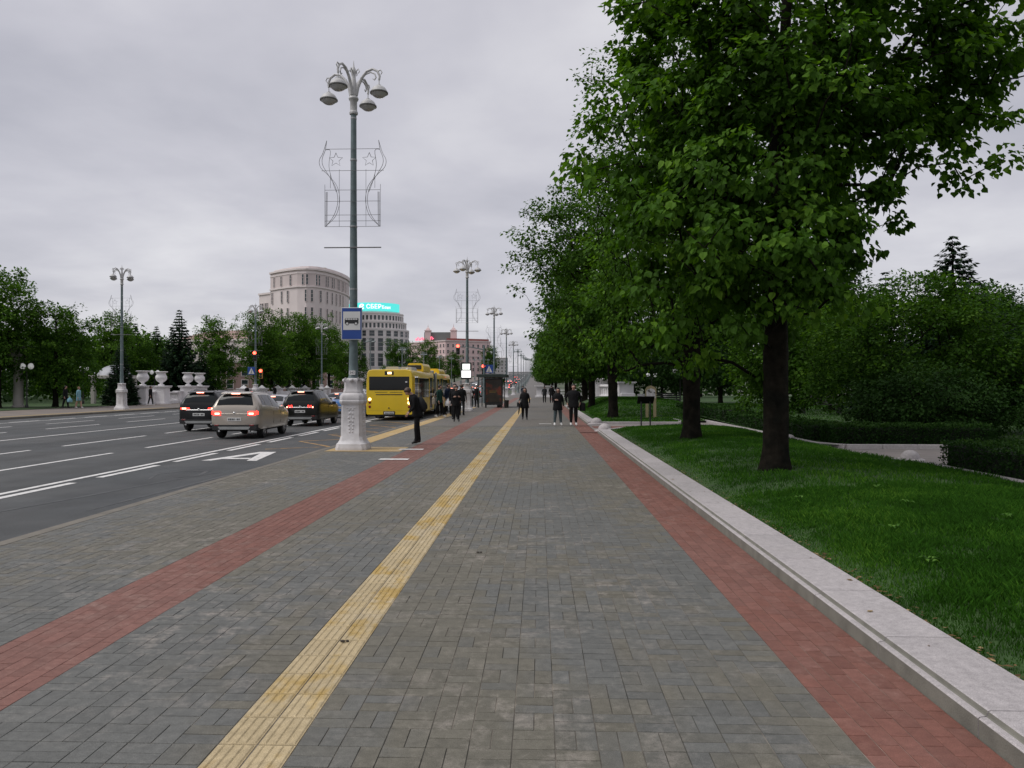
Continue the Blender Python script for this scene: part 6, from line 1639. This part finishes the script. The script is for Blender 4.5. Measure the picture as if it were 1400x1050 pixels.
def person(label, loc, rz, H=1.7, top=C_black, legs=C_black, shoes=S_black, hair=H_dark, long_hair=False, lean=0.0, head_drop=0.0, stride=0.0, la=None, ra=None, coat=None, bulk=1.0, bag=None, group=None, sleeve=True, legs_bare=False, detail=True, stance=.10):
    """standing figure facing -y, feet on z=0. la/ra: (elbow, wrist) offsets from the shoulder; lean: forward bend of the trunk"""
    t = thing('person', label, 'person', loc, rz, group); t.scale = (H / 1.70,) * 3
    J, E, mi = [], [], []                   # joints (pos, radius), edges, material index per edge
    def j(p, r): J.append((Vector(p), r)); return len(J) - 1
    def e(a, c, m_): E.append((a, c)); mi.append(m_)
    def bend(p):                              # forward lean above the hips
        v = Vector(p)
        if v.z > .92 and lean: v = Vector((0, 0, .92)) + Matrix.Rotation(lean, 3, 'X') @ (v - Vector((0, 0, .92)))
        return v
    pel = j((0, 0, .93), (.145 * bulk, .105 * bulk)); sp_ = j(bend((0, 0, 1.10)), (.135 * bulk, .10 * bulk)); ch = j(bend((0, .01, 1.30)), (.165 * bulk, .115 * bulk)); nb = j(bend((0, .015, 1.42)), (.075, .07)); nk = j(bend((0, .0, 1.485)), (.052, .055))
    hd_ = bend((0, -.012, 1.485)); fwd = Matrix.Rotation(lean + head_drop, 3, 'X')
    cb_ = j(hd_ + fwd @ Vector((0, -.018, .055)), (.066, .082)); md_ = j(hd_ + fwd @ Vector((0, -.008, .115)), (.078, .097)); tp = j(hd_ + fwd @ Vector((0, .002, .175)), (.066, .082))
    e(pel, sp_, 0); e(sp_, ch, 0); e(ch, nb, 0); e(nb, nk, 2); e(nk, cb_, 2); e(cb_, md_, 2); e(md_, tp, 2)
    ns = j(hd_ + fwd @ Vector((0, -.112, .095)), (.012, .014)); e(md_, ns, 2)
    for s in (-1, 1):
        er = j(hd_ + fwd @ Vector((s * .088, .012, .105)), (.010, .016)); e(md_, er, 2)
        ky = -stride * .55 * s; fy = -stride * s
        hip = j((s * .088, 0, .87), 0.10 * bulk); kn = j((s * (.06 + stance * .4), ky - .012, .49), .076 * bulk); an_ = j((s * stance, fy + .025, .085 + (.03 if s * stride < 0 else 0)), .058); to = j((s * (stance + .015), fy - .135, .034), .036); heel = j((s * stance, fy + .055, .038), .036)
        e(pel, hip, 1); e(hip, kn, 1); e(kn, an_, 1); e(an_, to, 3); e(an_, heel, 3)
        sh_ = j(bend((s * .175 * (.5 + .5 * bulk), .012, 1.385)), .062 * bulk)
        el_o, wr_o = (la if s < 0 else ra) or ((s * .07, .03, -.28), (s * .075, -.04, -.52))
        el = j(bend(J[sh_][0] * 1.0) * 0 + J[sh_][0] + Vector(el_o), .046 * bulk); wr = j(J[sh_][0] + Vector(wr_o), .030)
        e(ch, sh_, 0); e(sh_, el, 0); e(el, wr, 0 if sleeve else 2)
        d = (J[wr][0] - J[el][0]).normalized(); sd = d.cross(Vector((1, 0, .2))).normalized() if abs(d.x) < .8 else d.cross(Vector((0, 1, 0))).normalized()
        pm_ = j(J[wr][0] + d * .07, (.030, .018)); e(wr, pm_, 2)
        if detail:
            inw = Vector((-s, -.2, 0)); inw = (inw - d * inw.dot(d)).normalized()
            for k, fl_ in enumerate((.070, .080, .076, .060)):
                o_ = sd * (.024 - .016 * k); k1 = j(J[pm_][0] + o_ + d * .035 + inw * .004, .0085); k2 = j(J[pm_][0] + o_ + d * (.035 + fl_ * .5) + inw * .018, .0075); e(pm_, k1, 2); e(k1, k2, 2); k3 = j(J[k2][0] + d * fl_ * .3 + inw * .022, .0065); e(k2, k3, 2)
            t1 = j(J[wr][0] + d * .035 + sd * .035 + inw * .01, .0095); t2 = j(J[t1][0] + d * .045 + sd * .018 + inw * .012, .008); e(wr, t1, 2); e(t1, t2, 2)
    me = bpy.data.meshes.new('body'); me.from_pydata([tuple(p) for p, r_ in J], E, []); o = link('body', me)
    md = o.modifiers.new('skin', 'SKIN'); md.use_smooth_shade = True; md.branch_smoothing = .5
    sv = me.skin_vertices[0].data
    for i, (p, r_) in enumerate(J): sv[i].radius = r_ if hasattr(r_, '__len__') else (r_, r_); sv[i].use_root = (i == 0)
    ms = o.modifiers.new('smooth', 'SUBSURF'); ms.levels = 1; ms.render_levels = 1
    bpy.context.view_layer.update(); dg = bpy.context.evaluated_depsgraph_get(); nm_ = bpy.data.meshes.new_from_object(o.evaluated_get(dg)); bpy.data.objects.remove(o)
    for m_ in (top, legs, M_skin, shoes): nm_.materials.append(m_)
    A = np.array([J[a][0] for a, c in E]); B = np.array([J[c][0] for a, c in E]); D = B - A; DD = (D * D).sum(1) + 1e-9
    n = len(nm_.polygons); cen = np.zeros(n * 3, dtype=np.float32); nm_.polygons.foreach_get('center', cen); cen = cen.reshape(-1, 3)
    tt = np.clip(((cen[:, None] - A[None]) * D[None]).sum(2) / DD[None], 0, 1); q = np.linalg.norm(cen[:, None] - (A[None] + tt[..., None] * D[None]), axis=2)
    mm = np.array(mi)[np.argmin(q, axis=1)]
    if legs_bare: mm = np.where((mm == 1) & (cen[:, 2] < .5), 2, mm)
    nm_.polygons.foreach_set('material_index', mm.astype(np.int32)); nm_.polygons.foreach_set('use_smooth', np.ones(n, dtype=bool)); nm_.update(); nm_.name = 'body'
    body = link('body', nm_, t)
    # hair: a shell over crown and nape, open at the face
    def hp(x, y, z): return tuple(hd_ + fwd @ Vector((x, y, z)))
    hb = MB(); rings_ = []
    for k in range(8):
        el_ = R(90) - k * R(19 if not long_hair else 20); rg = []
        for i in range(16):
            a = 2 * math.pi * i / 16; x = math.cos(a) * math.cos(el_) * .098; y = math.sin(a) * math.cos(el_) * .112 + .012; z = .125 + math.sin(el_) * .105
            face = max(0.0, -math.sin(a)) ** 2 * smooth01((.185 - z) / .05); y += face * .055
            rg.append(hp(x * (1 - .25 * face), y, z))
        rings_.append(rg)
    hb.loft(rings_[::-1], caps=(False, True))
    if long_hair:
        for x in (-.075, .075): hb.tube([hp(x, .005, .13), hp(x * 1.12, -.01, .0), hp(x * 1.15, -.045, -.11), hp(x, -.07, -.2)], [.035, .04, .036, .012], 7)
        hb.tube([hp(0, .06, .12), hp(0, .075, 0), hp(0, .09, -.13), hp(0, .09, -.24)], [.07, .075, .07, .03], 8)
    hb.build('hair', hair, t, 0)
    if detail:
        eb = MB()
        for s in (-1, 1): eb.sph(hp(s * .031, -.097, .108), (.011, .006, .006), 6, 4)
        eb.build('eyes', H_dark, body, 0); mb_ = MB(); mb_.box(hp(0, -.098, .048), (.045, .012, .009)); mb_.build('mouth', mat('lips', (.28, .10, .09)), body)
    if coat is not None:
        m_, hem, fl_ = coat; cbm = MB(); rg = []
        for z, rx, ry in ((hem, .185 + fl_, .15 + fl_ * .7), (hem + .012, .19 + fl_, .155 + fl_ * .7), ((hem + 1.0) / 2, .185 + fl_ * .6, .145 + fl_ * .5), (1.02, .180, .140), (1.15, .185, .145), (1.30, .200, .150), (1.38, .188, .135), (1.43, .12, .10), (1.46, .075, .075)):
            rx *= bulk; ry *= bulk
            rg.append([tuple(bend((rx * math.cos(2 * math.pi * i / 16) * (1 + .03 * math.sin(5 * i)), ry * math.sin(2 * math.pi * i / 16) + .008, z + .012 * math.sin(3 * i) * (z < 1)))) for i in range(16)])
        cbm.loft(rg, caps=(False, False)); cbm.build('coat', m_, t, 0)
    return t, bend, hd_
def carried(name, label, cat, loc, builder, m_, rz=0.0):
    b = MB(); builder(b); o = b.build(name, m_, None, 40, loc, rz); tag(o, label, cat); return o
FWD_L, FWD_R = ((-.06, -.05, -.27), (.03, -.24, -.22)), ((.06, -.05, -.27), (-.03, -.24, -.22))
# the man bowed over his phone by the lamp, in profile toward the street
person('person in black with a backpack, bowed forward in profile beside the lamp pedestal', (-3.56, 22.35, .006), R(-72), 1.72, C_black, C_black, S_black, H_brown, lean=R(18), head_drop=R(36), la=((-.04, .02, -.28), (.02, -.10, -.46)), ra=((.04, .02, -.28), (-.02, -.12, -.45)), coat=(C_black, .80, .02), stance=.07, stride=.05)
def backpack(b): b.sph((0, .0, 0), (.16, .12, .24), 12, 8); b.sph((0, .08, -.06), (.12, .06, .13), 10, 6); b.tube([(-.10, -.06, .2), (-.12, -.2, .16), (-.12, -.22, -.05), (-.10, -.06, -.15)], .018, 5); b.tube([(.10, -.06, .2), (.12, -.2, .16), (.12, -.22, -.05), (.10, -.06, -.15)], .018, 5)
_d = Matrix.Rotation(R(-72), 3, 'Z') @ Vector((0, .14, 0))
bp_ = carried('backpack', 'dark backpack on the bowed person by the lamp pedestal', 'backpack', (-3.56 + _d.x, 22.35 + _d.y, 1.17), backpack, C_char, R(-72)); bp_.rotation_euler = (R(18), 0, R(-72))
# the man in black looking at a phone on the kerb side of the red band
person('person in black suit looking at a phone between the red band and the bus', (-3.92, 36.3, .006), R(12), 1.72, C_black, C_black, S_black, H_dark, head_drop=R(20), la=FWD_L, ra=FWD_R, coat=(C_black, .74, .0), sleeve=True)
person('person in black standing right behind the phone reader', (-4.28, 38.9, .006), R(10), 1.82, C_black, C_black, S_black, H_dark, coat=(C_black, .75, .01))
person('person in a black jacket standing beside the kerb behind the phone reader', (-4.42, 43.8, .006), R(170), 1.80, C_black, C_char, S_black, H_brown, coat=(C_black, .78, .02))
person('person in dark green jacket and white shoes walking to the bus door', (-5.36, 41.3, .006), R(75), 1.78, C_dgreen, C_black, S_white, H_dark, coat=(C_dgreen, .78, .02), stride=.20)
carried('shoulder_bag', 'pale shoulder bag on the person in dark green jacket', 'bag', (-5.68, 41.2, .92), lambda b: (b.box((0, 0, .0), (.16, .32, .36), 0, .05), b.tube([(0, -.12, .18), (.1, -.05, .5), (0, .12, .18)], .012, 5)), C_cream, .2)
person('person in navy jacket stepping up by the bus door', (-5.30, 44.6, .006), R(60), 1.84, C_navy, C_black, S_black, H_dark, coat=(C_navy, .8, .01), stride=.12)
carried('plastic_bag', 'white plastic bag hanging beside the person in dark green jacket', 'bag', (-4.93, 41.5, .62), lambda b: (b.lathe([(.03, .40), (.06, .34), (.15, .26), (.19, .12), (.17, .02), (.06, 0)], 10), b.tube([(-.03, 0, .38), (0, 0, .48), (.03, 0, .38)], .008, 4)), C_white)
person('person with bare arms waiting close to the bus bellows', (-5.62, 43.2, .006), R(-10), 1.66, C_char, C_black, S_black, H_dark, True, sleeve=False, la=FWD_L)
person('person in dark top and jeans holding a white bag near the display board', (-5.15, 58.0, .006), R(5), 1.62, C_black, C_jean, S_white, H_fair, True, coat=(C_black, .85, .01), la=FWD_L, ra=FWD_R)
carried('hand_bag', 'small round white bag held by the person in jeans near the display', 'bag', (-5.13, 57.66, .93), lambda b: b.sph((0, 0, .12), (.17, .06, .13), 12, 8), C_white)
person('person in long black coat standing beside the person in jeans', (-5.0, 61.5, .006), R(-20), 1.76, C_black, C_black, S_black, H_brown, coat=(C_black, .55, .03))
# woman walking toward the camera with a folded umbrella
person('person in black coat walking alone on the yellow strip with an umbrella', (-.72, 38.6, .006), R(4), 1.62, C_black, C_black, S_black, H_dark, True, coat=(C_black, .62, .03), la=((-.06, .02, -.26), (-.10, -.12, -.40)), stride=.08, bulk=1.04)
carried('folded_umbrella', 'black folded umbrella carried by the lone walker in black coat', 'umbrella', (-1.03, 38.35, .28), lambda b: (b.tube([(0, 0, 0), (.02, 0, .12), (.06, 0, .5), (.07, 0, .55)], [.006, .03, .045, .012], 7), b.tube([(.07, 0, .55), (.085, 0, .68), (.11, 0, .71), (.13, 0, .68)], .009, 5)), C_black)
carried('handbag', 'black handbag at the hip of the lone walker in black coat', 'bag', (-1.0, 38.5, .66), lambda b: (b.box((0, 0, .12), (.22, .11, .22), 0, .03), b.tube([(-.08, 0, .22), (0, 0, .36), (.08, 0, .22)], .01, 5)), C_char)
# the pair by the side path
person('person in black puffer jacket, grey wide trousers and white shoes beside the taller friend', (.80, 32.9, .006), R(14), 1.63, C_black, C_jean, S_white, H_dark, True, coat=(C_black, .70, .02), la=((-.06, .0, -.26), (.02, -.18, -.24)), stance=.15, bulk=1.08)
person('taller person in black with hands in pockets and white shoes at the side path', (1.47, 32.9, .006), R(5), 1.78, C_black, C_black, S_white, H_dark, False, coat=(C_black, .74, .03), la=((-.13, .06, -.25), (-.08, -.02, -.46)), ra=((.13, .06, -.25), (.08, -.02, -.46)), stance=.10, bulk=1.12)
carried('tote_bag', 'black bag slung at the side of the taller person at the side path', 'bag', (1.86, 32.98, .66), lambda b: (b.box((0, 0, .16), (.24, .14, .36), 0, .05), b.tube([(-.06, 0, .33), (-.12, -.02, .72), (-.02, 0, .34)], .012, 5)), C_black)
# two far figures with their backs to us, the far kerb and the street side
person('far person in dark clothes beside another, before the end balustrade', (.55, 78.0, .006), R(180), 1.72, C_char, C_black, S_black, H_dark, detail=False, coat=(C_char, .75, .01))
person('far person in black jacket, the right one of the two before the end balustrade', (1.25, 77.0, .006), R(180), 1.80, C_black, C_black, S_black, H_dark, detail=False, coat=(C_black, .75, .02), bulk=1.08)
person('lone far person in dark clothes near the red lights at the bridge', (-2.1, 100.0, .006), R(180), 1.74, C_navy, C_black, S_black, H_brown, detail=False, coat=(C_navy, .75, .01))
person('person in black with a bag walking in the shade across the street', (-37.05, 58.6, .03) if False else (-36.0, 57.2, .004), R(95), 1.74, C_black, C_black, S_black, H_dark, stride=.16, coat=(C_black, .76, .01))
carried('plastic_bag', 'light blue bag carried across the street between the couple', 'bag', (-35.55, 57.0, .48), lambda b: (b.lathe([(.03, .40), (.06, .34), (.16, .26), (.2, .12), (.17, .02), (.06, 0)], 10), b.tube([(-.03, 0, .38), (0, 0, .5), (.03, 0, .38)], .008, 4)), C_blue)
person('person in light blue coat with bare legs walking across the street', (-35.1, 57.4, .004), R(95), 1.66, C_blue, C_tan, S_white, H_fair, stride=.18, coat=(C_blue, .62, .03), legs_bare=True)
person('person in black walking past the white vases across the street', (-34.2, 66.5, .004), R(100), 1.72, C_black, C_char, S_white, H_dark, stride=.18, coat=(C_black, .8, .01))
person('person in dark clothes across the street seen over the champagne SUV', (-35.6, 92.5, .004), R(180), 1.78, C_black, C_tan, S_black, H_fair, coat=(C_black, .8, .01), detail=False)
person('person in black across the street near the red signal lamp', (-34.8, 100.0, .004), R(180), 1.76, C_black, C_black, S_black, H_dark, detail=False, coat=(C_black, .75, .01))
